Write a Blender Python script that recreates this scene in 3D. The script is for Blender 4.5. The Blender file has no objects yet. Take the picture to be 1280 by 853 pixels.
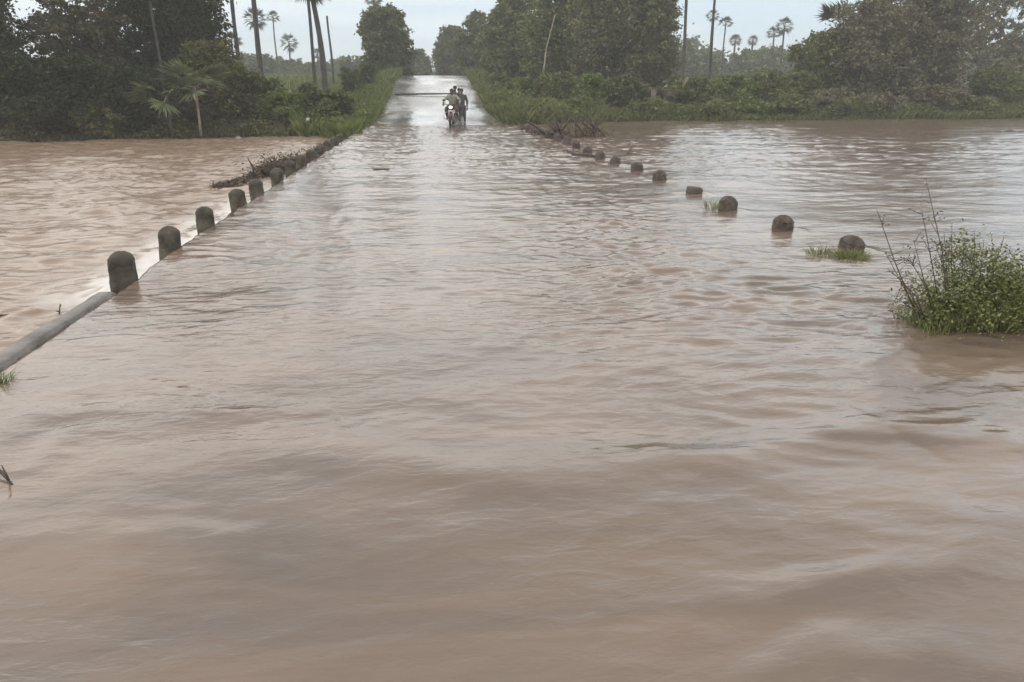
import bpy, math, random
import numpy as np
from mathutils import Vector, Matrix, Euler
R = math.radians
rng = np.random.default_rng(11)
random.seed(5)
scene = bpy.context.scene
C = scene.collection

# ------------------------------------------------------------------ camera
H = 1.7; F = 924.0; PITCH = math.atan(318.5 / F); YAW = math.atan(105 * math.cos(PITCH) / F)
cam = bpy.data.objects.new('camera', bpy.data.cameras.new('camera')); C.objects.link(cam)
cam.location = (0, 0, H); cam.rotation_euler = (math.pi / 2 - PITCH, 0, -YAW)
cam.data.sensor_width = 36; cam.data.lens = F / 1280 * 36
cam.data.clip_start = 0.05; cam.data.clip_end = 3000
scene.camera = cam
CR = Euler((math.pi / 2 - PITCH, 0, -YAW)).to_matrix()
def ray(px, py): return CR @ Vector(((px - 640) / F, -(py - 426.5) / F, -1))
def at(px, py, z=0.0):
    d = ray(px, py); t = (z - H) / d.z
    return Vector((d.x * t, d.y * t, z))
def on(px, py, Y):
    d = ray(px, py); t = Y / d.y
    return Vector((d.x * t, Y, H + d.z * t))

# ------------------------------------------------------------------ world, sun
w = bpy.data.worlds.new('World'); scene.world = w; w.use_nodes = True
nt = w.node_tree; nt.nodes.clear()
def N(t, kind, **kw):
    n = t.nodes.new(kind)
    for k, v in kw.items():
        if k in n.inputs.keys() if isinstance(k, str) else False: n.inputs[k].default_value = v
        else: setattr(n, k, v)
    return n
SUN_EL, SUN_AZ = R(55), R(-110)    # sun high on the left, behind cloud
out = N(nt, 'ShaderNodeOutputWorld')
sky = N(nt, 'ShaderNodeTexSky'); sky.sky_type = 'NISHITA'; sky.sun_disc = False
sky.sun_elevation = SUN_EL; sky.sun_rotation = SUN_AZ; sky.air_density = 1.2; sky.dust_density = 2.0
b1 = N(nt, 'ShaderNodeBackground'); b1.inputs['Strength'].default_value = 0.09
nt.links.new(sky.outputs[0], b1.inputs[0])
tc = N(nt, 'ShaderNodeTexCoord'); mp = N(nt, 'ShaderNodeMapping'); mp.inputs['Scale'].default_value = (1.1, 1.1, 7.0)
mp.inputs['Location'].default_value = (0.3, 0.1, 0.25)
nz = N(nt, 'ShaderNodeTexNoise'); nz.inputs['Scale'].default_value = 1.6; nz.inputs['Detail'].default_value = 5; nz.inputs['Roughness'].default_value = 0.5
nt.links.new(tc.outputs['Generated'], mp.inputs[0]); nt.links.new(mp.outputs[0], nz.inputs['Vector'])
cr = N(nt, 'ShaderNodeValToRGB'); cr.color_ramp.elements[0].position = 0.43; cr.color_ramp.elements[0].color = (0.50, 0.65, 0.79, 1)
cr.color_ramp.elements[1].position = 0.58; cr.color_ramp.elements[1].color = (0.74, 0.83, 0.90, 1)
nt.links.new(nz.outputs['Fac'], cr.inputs[0])
b2 = N(nt, 'ShaderNodeBackground')
sx = N(nt, 'ShaderNodeSeparateXYZ'); nt.links.new(tc.outputs['Generated'], sx.inputs[0])
gr = N(nt, 'ShaderNodeValToRGB'); ge = gr.color_ramp.elements   # overcast brightness by elevation: unseen bright band and dim zenith shaped to light water
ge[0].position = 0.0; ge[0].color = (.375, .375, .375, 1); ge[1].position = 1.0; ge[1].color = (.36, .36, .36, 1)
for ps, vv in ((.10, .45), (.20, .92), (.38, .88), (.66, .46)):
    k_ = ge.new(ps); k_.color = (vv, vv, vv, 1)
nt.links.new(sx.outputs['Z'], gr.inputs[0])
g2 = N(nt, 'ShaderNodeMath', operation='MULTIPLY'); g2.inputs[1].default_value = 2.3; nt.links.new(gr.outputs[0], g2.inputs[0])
nt.links.new(g2.outputs[0], b2.inputs['Strength']); wr = N(nt, 'ShaderNodeValToRGB'); wr.color_ramp.elements[0].position = .06; wr.color_ramp.elements[0].color = (1, 1, 1, 1); wr.color_ramp.elements[1].position = .2; wr.color_ramp.elements[1].color = (1.0, .845, .725, 1)  # warm tint above the visible sky, added to warm the scene light
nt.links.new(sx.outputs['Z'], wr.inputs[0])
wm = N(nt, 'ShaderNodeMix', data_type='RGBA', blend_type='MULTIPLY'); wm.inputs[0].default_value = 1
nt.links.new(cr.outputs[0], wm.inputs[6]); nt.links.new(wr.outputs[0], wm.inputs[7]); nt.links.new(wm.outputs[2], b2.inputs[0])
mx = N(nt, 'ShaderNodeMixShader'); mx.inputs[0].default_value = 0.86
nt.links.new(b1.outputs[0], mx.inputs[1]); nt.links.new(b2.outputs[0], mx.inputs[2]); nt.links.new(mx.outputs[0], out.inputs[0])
sl = bpy.data.lights.new('sun', 'SUN'); sl.energy = 0.6; sl.angle = R(25); sl.color = (1, 0.95, 0.88)
so = bpy.data.objects.new('sun', sl); C.objects.link(so)
sd = Vector((math.sin(SUN_AZ) * math.cos(SUN_EL), math.cos(SUN_AZ) * math.cos(SUN_EL), math.sin(SUN_EL)))
so.rotation_euler = sd.to_track_quat('Z', 'Y').to_euler(); so.location = (0, 0, 30)
scene.view_settings.view_transform = 'Standard'; scene.view_settings.look = 'None'; scene.view_settings.gamma = 1
scene.view_settings.exposure = 0.60
cy = scene.cycles; cy.max_bounces = 6; cy.diffuse_bounces = 3; cy.glossy_bounces = 3; cy.transmission_bounces = 3
cy.volume_bounces = 1; cy.transparent_max_bounces = 6; cy.use_denoising = True; cy.caustics_reflective = False; cy.caustics_refractive = False
cy.sample_clamp_indirect = 4

# ------------------------------------------------------------------ mesh helpers
def np_mesh(name, V, Fq, smooth=False, mats=()):
    V = np.asarray(V, np.float32); Fq = np.asarray(Fq, np.int32)
    me = bpy.data.meshes.new(name); k = Fq.shape[1]
    me.vertices.add(len(V)); me.vertices.foreach_set('co', V.ravel())
    me.loops.add(Fq.size); me.loops.foreach_set('vertex_index', Fq.ravel())
    me.polygons.add(len(Fq)); me.polygons.foreach_set('loop_start', np.arange(0, Fq.size, k, dtype=np.int32))
    if smooth: me.polygons.foreach_set('use_smooth', np.ones(len(Fq), bool))
    for m in mats: me.materials.append(m)
    me.update(calc_edges=True)
    return me
def link(name, me, parent=None, loc=None):
    o = bpy.data.objects.new(name, me); C.objects.link(o)
    if parent: o.parent = parent
    if loc is not None: o.location = loc
    return o
def tag(o, label=None, cat=None, group=None, kind=None):
    if label: o['label'] = label
    if cat: o['category'] = cat
    if group: o['group'] = group
    if kind: o['kind'] = kind
    return o
def empty(name, loc, label, cat, group=None, rz=0):
    o = bpy.data.objects.new(name, None); C.objects.link(o); o.location = loc; o.rotation_euler = (0, 0, rz); o.empty_display_size = .2
    return tag(o, label, cat, group)
class MB:
    """collects quads; build() links them as one mesh object"""
    def __init__(s): s.v = []; s.f = []; s.n = 0
    def add(s, V, Fq):
        V = np.asarray(V, float).reshape(-1, 3); Fq = np.asarray(Fq, int) + s.n
        s.v.append(V); s.f.append(Fq); s.n += len(V)
    def tube(s, pts, rad, k=7, wob=0):
        P = [Vector(p) for p in pts]; n = len(P)
        rad = [rad] * n if isinstance(rad, (int, float)) else list(rad)
        V = []; up = None
        for i, p in enumerate(P):
            t = (P[min(i + 1, n - 1)] - P[max(i - 1, 0)])
            t = t.normalized() if t.length > 1e-9 else Vector((0, 0, 1))
            if up is None: up = Vector((1, 0, 0)) if abs(t.x) < .9 else Vector((0, 1, 0))
            a = t.cross(up).normalized(); b = a.cross(t).normalized(); up = b
            for j in range(k):
                th = 2 * math.pi * j / k; r = rad[i] * (1 + wob * random.uniform(-1, 1))
                V.append(p + a * math.cos(th) * r + b * math.sin(th) * r)
        V.append(P[0]); V.append(P[-1])
        Fq = []
        for i in range(n - 1):
            for j in range(k):
                Fq.append((i * k + j, i * k + (j + 1) % k, (i + 1) * k + (j + 1) % k, (i + 1) * k + j))
        for j in range(0, k - 1, 2):
            Fq.append((n * k, (j + 2) % k, j + 1, j)); Fq.append((n * k + 1, (n - 1) * k + j, (n - 1) * k + j + 1, (n - 1) * k + (j + 2) % k))
        if k % 2:
            pass
        s.add(V, Fq)
    def box(s, c, d, rot=None):
        c = Vector(c); V = []
        for x in (-.5, .5):
            for y in (-.5, .5):
                for z in (-.5, .5):
                    p = Vector((x * d[0], y * d[1], z * d[2]))
                    if rot: p = rot @ p
                    V.append(c + p)
        s.add(V, [(0, 1, 3, 2), (4, 6, 7, 5), (0, 4, 5, 1), (2, 3, 7, 6), (0, 2, 6, 4), (1, 5, 7, 3)])
    def ball(s, c, r, k=10, m=6):
        V = []; r = (r, r, r) if isinstance(r, (int, float)) else r
        for i in range(m + 1):
            ph = math.pi * i / m
            for j in range(k):
                th = 2 * math.pi * j / k
                V.append((c[0] + r[0] * math.sin(ph) * math.cos(th), c[1] + r[1] * math.sin(ph) * math.sin(th), c[2] + r[2] * math.cos(ph)))
        s.add(V, [(i * k + j, (i + 1) * k + j, (i + 1) * k + (j + 1) % k, i * k + (j + 1) % k) for i in range(m) for j in range(k)])
    def build(s, name, mat, parent=None, smooth=True, loc=None):
        me = np_mesh(name, np.concatenate(s.v), np.concatenate(s.f), smooth, (mat,))
        return link(name, me, parent, loc)

# vectorised 2D gradient noise
_perm = rng.permutation(4096)
def pn(x, y, seed=0):
    xi = np.floor(x).astype(np.int64); yi = np.floor(y).astype(np.int64); xf = x - xi; yf = y - yi
    u = xf * xf * xf * (xf * (xf * 6 - 15) + 10); v = yf * yf * yf * (yf * (yf * 6 - 15) + 10)
    def g(ix, iy, dx, dy):
        h = _perm[(_perm[(ix + seed * 131) & 4095] + iy) & 4095] * (2 * math.pi / 4096)
        return np.cos(h) * dx + np.sin(h) * dy
    a = g(xi, yi, xf, yf); b = g(xi + 1, yi, xf - 1, yf); c = g(xi, yi + 1, xf, yf - 1); d = g(xi + 1, yi + 1, xf - 1, yf - 1)
    return ((a * (1 - u) + b * u) * (1 - v) + (c * (1 - u) + d * u) * v) * 1.5
def sstep(a, b, x):
    t = np.clip((x - a) / (b - a), 0, 1); return t * t * (3 - 2 * t)

# ------------------------------------------------------------------ materials
def mat(name):
    m = bpy.data.materials.new(name); m.use_nodes = True; t = m.node_tree; t.nodes.clear()
    o = t.nodes.new('ShaderNodeOutputMaterial'); return m, t, o
def simple(name, col, rough=.6, metal=0, scale=8, var=.25, bump=.3, bscale=40, spec=.5, dist=.01, col2=None):
    m, t, o = mat(name); p = N(t, 'ShaderNodeBsdfPrincipled'); t.links.new(p.outputs[0], o.inputs[0])
    p.inputs['Roughness'].default_value = rough; p.inputs['Metallic'].default_value = metal; p.inputs['Specular IOR Level'].default_value = spec
    tc = N(t, 'ShaderNodeTexCoord'); n = N(t, 'ShaderNodeTexNoise'); n.inputs['Scale'].default_value = scale; n.inputs['Detail'].default_value = 6
    t.links.new(tc.outputs['Object'], n.inputs['Vector'])
    r = N(t, 'ShaderNodeValToRGB'); r.color_ramp.elements[0].position = .35; r.color_ramp.elements[1].position = .65
    c2 = col2 or tuple(min(1, c * (1 + var)) for c in col); c1 = col if col2 else tuple(c * (1 - var) for c in col)
    r.color_ramp.elements[0].color = (*c1, 1); r.color_ramp.elements[1].color = (*c2, 1)
    t.links.new(n.outputs['Fac'], r.inputs[0]); t.links.new(r.outputs[0], p.inputs['Base Color'])
    if bump:
        n2 = N(t, 'ShaderNodeTexNoise'); n2.inputs['Scale'].default_value = bscale; n2.inputs['Detail'].default_value = 5
        t.links.new(tc.outputs['Object'], n2.inputs['Vector'])
        b = N(t, 'ShaderNodeBump'); b.inputs['Strength'].default_value = bump; b.inputs['Distance'].default_value = dist
        t.links.new(n2.outputs['Fac'], b.inputs['Height']); t.links.new(b.outputs[0], p.inputs['Normal'])
    return m
def leafmat(name, c1, c2, c3, trans=.25, rough=.55, nscale=.6):
    m, t, o = mat(name)
    g = N(t, 'ShaderNodeNewGeometry'); tc = N(t, 'ShaderNodeTexCoord')
    n = N(t, 'ShaderNodeTexNoise'); n.inputs['Scale'].default_value = nscale; n.inputs['Detail'].default_value = 3
    t.links.new(tc.outputs['Object'], n.inputs['Vector'])
    ma = N(t, 'ShaderNodeMath', operation='MULTIPLY_ADD'); ma.inputs[1].default_value = .45
    t.links.new(g.outputs['Random Per Island'], ma.inputs[0])
    ms = N(t, 'ShaderNodeMath', operation='MULTIPLY'); ms.inputs[1].default_value = .6; t.links.new(n.outputs['Fac'], ms.inputs[0])
    t.links.new(ms.outputs[0], ma.inputs[2])
    r = N(t, 'ShaderNodeValToRGB'); e = r.color_ramp.elements; e[0].position = .28; e[0].color = (*c1, 1); e[1].position = .78; e[1].color = (*c3, 1)
    k = e.new(.52); k.color = (*c2, 1)
    t.links.new(ma.outputs[0], r.inputs[0])
    p = N(t, 'ShaderNodeBsdfPrincipled'); p.inputs['Roughness'].default_value = rough; p.inputs['Specular IOR Level'].default_value = .18
    tr = N(t, 'ShaderNodeBsdfTranslucent'); mxs = N(t, 'ShaderNodeMixShader'); mxs.inputs[0].default_value = trans
    t.links.new(r.outputs[0], p.inputs['Base Color']); t.links.new(r.outputs[0], tr.inputs['Color'])
    t.links.new(p.outputs[0], mxs.inputs[1]); t.links.new(tr.outputs[0], mxs.inputs[2]); t.links.new(mxs.outputs[0], o.inputs[0])
    return m
M_DARK = leafmat('leaf_dark', (0.020, 0.027, 0.007), (0.041, 0.055, 0.016), (0.077, 0.092, 0.033))
M_RUSTY = leafmat('leaf_rusty', (0.044, 0.053, 0.025), (0.093, 0.090, 0.044), (0.155, 0.124, 0.066))
M_OLIVE = leafmat('leaf_olive', (0.067, 0.071, 0.022), (0.128, 0.128, 0.041), (0.202, 0.194, 0.075))
M_MID = leafmat('leaf_mid', (0.087, 0.103, 0.034), (0.140, 0.157, 0.058), (0.202, 0.213, 0.095))
M_VEIL = leafmat('leaf_veiled', (0.151, 0.134, 0.074), (0.196, 0.177, 0.103), (0.241, 0.218, 0.140))  # lens veil over the right side painted into the leaf colour
M_VEILM = leafmat('leaf_veiled_mixed', (.13, .128, .050), (.18, .176, .080), (.235, .225, .115))  # browner green, lightened with the same painted veil
M_VEILG = leafmat('leaf_veiled_green', (.112, .124, .038), (.165, .180, .062), (.225, .238, .098))  # green version, pale veil mixed into its colour
M_BRIGHT = leafmat('leaf_bright', (.11, .14, .034), (.165, .205, .055), (.225, .26, .085))
M_PALM = leafmat('palm_leaf', (.045, .060, .036), (.085, .100, .060), (.13, .14, .09))
M_FROND = leafmat('frond_pale', (.12, .15, .07), (.18, .21, .10), (.26, .28, .15), nscale=3)
M_SHRUB = leafmat('leaf_shrub', *[tuple(q * 1.45 for q in c_) for c_ in ((0.069, 0.077, 0.027), (0.144, 0.156, 0.056), (0.237, 0.250, 0.106))], nscale=4)
M_DRY = leafmat('leaf_dry', (.07, .045, .028), (.13, .09, .055), (.2, .15, .10), nscale=2)
M_BARK = simple('bark', (.095, .078, .060), .9, scale=3, var=.35, bump=.8, bscale=14, dist=.03)
M_PBARK = simple('palm_bark', (.075, .070, .064), .9, scale=2, var=.3, bump=.8, bscale=9, dist=.03)
M_PALEW = simple('pale_wood', (.30, .24, .18), .85, scale=6, var=.3, bump=.5)
M_DRIFT = simple('driftwood', (.080, .058, .045), .8, scale=9, var=.4, bump=.6)

# ------------------------------------------------------------------ layout numbers
KX = -2.82          # left kerb line
LW = -0.20          # downstream water level
RXL, RXR = -2.5, 3.15  # far road edges
P = lambda *a: at(*a)
def bankY(X):
    xs = [-80, -40, -17, -10, -4.2, KX, 3.2, 4.6, 8, 14, 22, 34, 90]
    ys = [27, 28, 28.6, 30.2, 31.0, 29.0, 33.5, 36.0, 38.0, 38.6, 39.0, 39.6, 42]
    return np.interp(X, xs, ys)
def roadZ(Y):
    return np.where(Y < 61, -0.12 + 2.62 * sstep(24.0, 66.0, Y) * 1.0 + 0.0 * Y, 0) * 1.0 if False else np.interp(Y, [-400, -30, -8, 0, 33, 35, 38, 44, 52, 58, 62, 70, 120, 700], [3, .8, -.12, -.12, -.12, -.02, .22, .80, 1.65, 2.22, 2.47, 2.50, 2.2, 2.2])
def groundZ(X, Y):
    X = np.asarray(X, float); Y = np.asarray(Y, float)
    d = Y - bankY(X)
    wl = np.where(X < KX, LW, 0.0)
    land = wl + .55 * sstep(-.3, 3.5, d) + 2.0 * sstep(3, 60, d) + .5 * sstep(60, 200, d) - .9 * sstep(.3, -3, d)
    land = land + .12 * pn(X * .35, Y * .35, 3) * sstep(0, 4, d)
    land = np.where(Y < -5, land + 1.6 * sstep(-6, -26, Y), land)
    # causeway and embankment
    rz = roadZ(Y) - .06
    xl, xr = np.interp(Y, [30, 40], [KX, RXL - .4]), np.interp(Y, [31, 40], [4.75, RXR + .4])
    dx = np.maximum(xl - X, X - xr)
    wgt = 1 - sstep(0.0, 2.6, dx)
    wgt = np.where(Y < 30, (dx < 0.0) * 1.0, wgt)
    return land * (1 - wgt) + rz * wgt
gz = lambda x, y: float(groundZ(np.array([x]), np.array([y]))[0])

# ------------------------------------------------------------------ terrain
def axis(spans):
    a = []
    for lo, hi, st in spans: a.append(np.arange(lo, hi, st))
    a.append(np.array([spans[-1][1]])); return np.concatenate(a)
def grid(xs, ys, fz):
    X, Y = np.meshgrid(xs, ys); Z = fz(X, Y)
    V = np.stack([X, Y, Z], -1).reshape(-1, 3); nx, ny = len(xs), len(ys)
    i = (np.arange(ny - 1)[:, None] * nx + np.arange(nx - 1)[None]).ravel()
    return V, np.stack([i, i + 1, i + nx + 1, i + nx], -1)
V, Fq = grid(axis([(-500, -60, 20), (-60, -20, 1.5), (-20, 20, .4), (20, 60, 1.5), (60, 500, 20)]),
             axis([(-300, -20, 14), (-20, 24, 1.5), (24, 70, .4), (70, 120, 2.5), (120, 600, 20)]), groundZ)
M_SOIL = simple('muddy_soil', (.075, .070, .036), .9, scale=.7, bump=.6, bscale=8, dist=.05, col2=(.15, .165, .065))
g = link('ground', np_mesh('ground', V, Fq, True, (M_SOIL,))); tag(g, kind='structure')

# wet road beyond the flood
m, t, o = mat('wet_asphalt'); M_ROAD = m
p = N(t, 'ShaderNodeBsdfPrincipled'); t.links.new(p.outputs[0], o.inputs[0])
tc = N(t, 'ShaderNodeTexCoord'); n = N(t, 'ShaderNodeTexNoise'); n.inputs['Scale'].default_value = .5; n.inputs['Detail'].default_value = 6
mpp = N(t, 'ShaderNodeMapping'); mpp.inputs['Scale'].default_value = (1.0, .45, 1); t.links.new(tc.outputs['Object'], mpp.inputs[0]); t.links.new(mpp.outputs[0], n.inputs['Vector'])
r = N(t, 'ShaderNodeValToRGB'); r.color_ramp.elements[0].position = .38; r.color_ramp.elements[0].color = (.20, .19, .18, 1); r.color_ramp.elements[1].position = .66; r.color_ramp.elements[1].color = (.30, .285, .27, 1)
t.links.new(n.outputs['Fac'], r.inputs[0]); t.links.new(r.outputs[0], p.inputs['Base Color'])
rr = N(t, 'ShaderNodeMapRange'); rr.inputs[1].default_value = .40; rr.inputs[2].default_value = .68; rr.inputs[3].default_value = .06; rr.inputs[4].default_value = .34
t.links.new(n.outputs['Fac'], rr.inputs[0]); t.links.new(rr.outputs[0], p.inputs['Roughness'])
n2 = N(t, 'ShaderNodeTexNoise'); n2.inputs['Scale'].default_value = 3; n2.inputs['Detail'].default_value = 4; t.links.new(tc.outputs['Object'], n2.inputs['Vector'])
b = N(t, 'ShaderNodeBump'); b.inputs['Strength'].default_value = .25; b.inputs['Distance'].default_value = .02; t.links.new(n2.outputs['Fac'], b.inputs['Height']); t.links.new(b.outputs[0], p.inputs['Normal'])
def roadf(X, Y): return roadZ(Y) + .02 * (1 - ((X - .33) / 3.0) ** 2) + .02 * pn(X * .5, Y * .4, 9)
ys = axis([(30, 70, .25), (70, 200, 4)]); ks = np.linspace(0, 1, 19)
K, Yg = np.meshgrid(ks, ys)
edge = .22 * pn(Yg * .9, Yg * 0 + 2.5, 21) + .1 * pn(Yg * 3, Yg * 0 + 7, 22); e2 = .25 * pn(Yg * .8, Yg * 0 + 31.5, 23)
xl = np.interp(Yg, [30, 35, 40, 62, 70], [KX + .1, KX + .15, RXL - .1, RXL + .2, RXL + .2]) + edge
xr = np.interp(Yg, [30, 35, 40, 62], [4.4, 3.4, RXR, RXR + .15]) + e2
X = xl + (xr - xl) * K
Z = roadf(X, Yg) - .12 * ((K < .001) | (K > .999)); nx = 19; i = (np.arange(len(ys) - 1)[:, None] * nx + np.arange(nx - 1)[None]).ravel()
rd = link('road', np_mesh('road', np.stack([X, Yg, Z], -1).reshape(-1, 3), np.stack([i, i + 1, i + nx + 1, i + nx], -1), True, (M_ROAD,))); tag(rd, kind='structure')

# ------------------------------------------------------------------ water
SW = []   # hand-placed swells: polyline in photo pixels on the water plane, width m, height m
for pts, wd, hh in [
    ([(60, 590), (230, 570), (400, 558), (560, 590), (700, 600)], .07, .012),
    ([(560, 620), (700, 590), (840, 575), (960, 562), (1130, 530), (1300, 500)], .09, .020),
    ([(480, 690), (620, 668), (760, 655), (900, 650)], .05, .007),
    ([(700, 780), (860, 765), (1000, 745), (1180, 700), (1300, 640)], .05, .008),
    ([(880, 870), (960, 840), (1100, 818), (1300, 795)], .035, .007),
    ([(930, 600), (1080, 610), (1180, 640), (1300, 665)], .05, .010),
    ([(1150, 555), (1240, 548), (1320, 560)], .07, .016),
    ([(0, 680), (140, 690), (240, 700), (330, 690)], .05, .009),
    ([(0, 520), (90, 520), (220, 500), (330, 510), (480, 505)], .05, .008),
    ([(380, 535), (470, 530), (600, 545)], .05, .007),
    ([(20, 590), (110, 545), (200, 540)], .04, .006),
    ([(330, 527), (380, 532), (420, 520)], .02, .006)]:
    SW.append((np.array([[at(*q).x, at(*q).y] for q in pts]), wd * 2.6, hh * 1.35))
def swell(X, Y):
    Z = np.zeros_like(X)
    msk = (Y < 9) & (abs(X) < 8)
    x, y = X[msk], Y[msk]; z = np.zeros_like(x)
    wx = x + .16 * pn(x * 1.3, y * 1.3, 61) + .04 * pn(x * 4, y * 4, 63); wy = y + .14 * pn(x * 1.4, y * 1.4, 62) + .04 * pn(x * 4, y * 5, 64)
    for pl, wd, hh in SW:
        best = np.full(x.shape, 1e9); sgn = np.zeros_like(x)
        L = len(pl) - 1; tt = np.zeros_like(x)
        for k in range(L):
            a, bb = pl[k], pl[k + 1]; d = bb - a; l2 = (d ** 2).sum()
            s = np.clip(((wx - a[0]) * d[0] + (wy - a[1]) * d[1]) / l2, 0, 1)
            qx = wx - a[0] - s * d[0]; qy = wy - a[1] - s * d[1]; ds = np.hypot(qx, qy)
            sg = np.sign(d[0] * qy - d[1] * qx); m_ = ds < best
            best = np.where(m_, ds, best); sgn = np.where(m_, sg, sgn); tt = np.where(m_, (k + s) / L, tt)
        s_ = best * sgn
        z += hh * 1.15 * np.sin(np.clip(tt, 0, 1) * math.pi) ** .6 * (np.exp(-(s_ / wd) ** 2) - .55 * np.exp(-((s_ - wd * 1.7) / (wd * 1.2)) ** 2))
    Z[msk] = z * (.75 + .9 * pn(x * 1.1, y * 1.6, 65)); return Z
LP = [(155, 358), (213, 327), (258, 294), (298.7, 264), (321.5, 250), (347, 234), (364, 222), (377, 212), (390, 203.5), (400, 196), (410, 190), (418, 184.5), (425, 180)]
RP = [(1067, 313), (981, 288), (911, 263), (869, 242), (825, 226), (797, 214), (770, 207), (751, 199), (735, 193.5), (721, 186), (709, 180.5), (697, 176.5), (686, 173), (676, 169), (667, 165), (659, 162)]
def _left(px):
    best = min((abs(at(px, y_).x + 2.86), y_) for y_ in np.arange(150, 440, .1)); return at(px, best[1])
LPW = [_left(q[0]) for q in LP]; RPW = [at(*q) for q in RP]
patch_c = at(800, 350)
def water_parts(X, Y):
    left = sstep(KX + .16, KX - .16, X)
    # flow lines: slightly diagonal, upstream is on the right
    wx = X + .35 * pn(X * .35, Y * .35, 40); wy = Y + .30 * pn(X * .3, Y * .5, 41)
    rip = np.exp(-(((X - patch_c.x - .15) / 1.3) ** 2 + ((Y - 8.2) / 3.6) ** 2)) + .6 * np.exp(-(((X - 3.6) / 1.6) ** 2 + ((Y - 5.6) / 1.2) ** 2)) + .5 * np.exp(-(((X + 1.5) / 1.4) ** 2 + ((Y - 8.5) / 2.6) ** 2))
    far = sstep(9, 20, Y); riverR = sstep(4.4, 6.5, X); 
    z = .016 * pn(wx * .45, wy * .8, 1) * (1 + 1.3 * far)
    z += .0075 * pn(wx * 1.2 + 3, wy * 2.3, 2) * (1 + .7 * rip + 1.3 * far + 1.2 * left)
    rg = 1 - np.abs(pn(wx * 2.3, wy * 4.6, 4)) * 2.2
    z += .0035 * rg * (.5 + 4.6 * rip + 4.0 * far + 2.4 * left + .5 * riverR)
    z += .0026 * pn(wx * 5.2, wy * 9.0, 5) * (.6 + 4.2 * rip + 3.6 * far + 2.2 * left + .4 * riverR) * (.6 + .8 * pn(X * .6, Y * .6, 6))
    z += .0011 * pn(wx * 10, wy * 19, 7) * (.6 + 3.6 * rip + left) * sstep(20, 10, Y)
    z += .011 * rip * pn(wx * 3.0 + 7, wy * 6.2, 36)
    pm = np.clip(.25 + 1.5 * pn(X * .8 + 5, Y * 1.1, 31), 0, 1.3) * (.35 + .65 * sstep(2.6, 5, Y))
    z += pm * (.0022 * pn(wx * 6.5 + 2, wy * 13, 32) + .0009 * pn(wx * 15, wy * 27, 33) * sstep(14, 7, Y))
    # arcs from the right-hand shrub
    c = at(1060, 330); rr_ = np.hypot((X - c.x) * .8, Y - c.y)
    z += .0035 * np.sin(rr_ * 30 + 2.5 * pn(X * 1.5, Y * 1.5, 12)) * np.exp(-((rr_ - 1.6) / .8) ** 2) * (Y < c.y) * sstep(c.y, c.y - .7, Y) * (.5 + pn(X * 1.2, Y * 1.2, 13))
    # left river: boils
    z += left * (.032 * pn(X * .9, Y * 1.3, 14) + .014 * (1 - 2 * np.abs(pn(X * 2.2, Y * 3.8, 15))) * (.4 + 1.2 * np.clip(pn(X * .5, Y * .8, 16) + .5, 0, 1)))
    z += swell(X, Y)
    foam = np.zeros_like(X)
    # bow wave and wake at each post on the right (flow to the left)
    for k, q in enumerate(RPW):
        dx = X - q.x; dy = Y - q.y; sc = 1.0
        m_ = (abs(dx) < 2.2) & (abs(dy) < .9)
        x, y = dx[m_], dy[m_]
        z[m_] += .022 * np.exp(-((x - .17) / .09) ** 2 - (y / .16) ** 2) - .016 * np.exp(-((x + .22) / .16) ** 2 - (y / .10) ** 2)
        z[m_] += .007 * np.exp(-((np.abs(y) - .10 + .22 * np.minimum(x, 0)) / .045) ** 2) * np.exp(-np.clip(-x, 0, 9) / .9) * (x < .1)
    rb = lambda Yv: np.interp(Yv, [q.y for q in LPW], [q.x for q in LPW])
    ex = np.where(Y > 6.2, 0.045, 0.0)
    lev = .0 + .05 * sstep(6.6, 8.0, Y) * sstep(KX + 1.3, KX + .25, X)
    lip = sstep(-2.735, -2.83, X + .02 * pn(Y * 2.5, Y * 0 + 4, 81) * sstep(6.6, 7.2, Y))
    z = z * np.where(lip > .02, 1, np.clip((X - KX) / .35, .25, 1) * np.where(X < KX, 0.3, 1) if False else 1)
    near = sstep(KX + .45, KX + .1, X) * (1 - lip)
    z = z * (1 - .25 * near) + (LW * 1.0) * lip + lev * (1 - lip)
    dn = -2.77 - X
    fn = .5 + .9 * pn(X * 3.5, Y * 2.2, 17) + .6 * pn(X * 9, Y * 7, 18)
    f_amt = sstep(-.03, .05, dn) * sstep(1.3, .25, dn + .35 * pn(Y * 1.4, Y * 0 + 9, 82)) * sstep(6.4, 7.2, Y) * sstep(16, 12.5, Y)
    foam = np.clip(f_amt * np.clip(fn * 2.4 - .15 + 1.5 * sstep(.6, .1, dn), 0, 1), 0, 1)
    z += .012 * pn(X * 9, Y * 5, 34) * np.exp(-((X - KX + .25) / .18) ** 2) * sstep(6.3, 7, Y)
    z += foam * .02 * pn(X * 7, Y * 7, 19)
    # water near the kerb mouth (muddy upwelling)
    return z, np.clip(foam, 0, 1), left
xs = axis([(-70, -20, 1.2), (-20, -8, .12), (-8, -3.6, .05), (-3.6, -2.6, .02), (-2.6, 4.8, .022), (4.8, 8.5, .05), (8.5, 20, .12), (20, 80, 1.2)])
yy = [-14.0]
while yy[-1] < 1.2: yy.append(yy[-1] + .5 if yy[-1] < .6 else yy[-1] + .1)
while yy[-1] < 44: yy.append(yy[-1] + max(.010, yy[-1] * .0046))
ys = np.array(yy)
X, Y = np.meshgrid(xs, ys)
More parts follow.
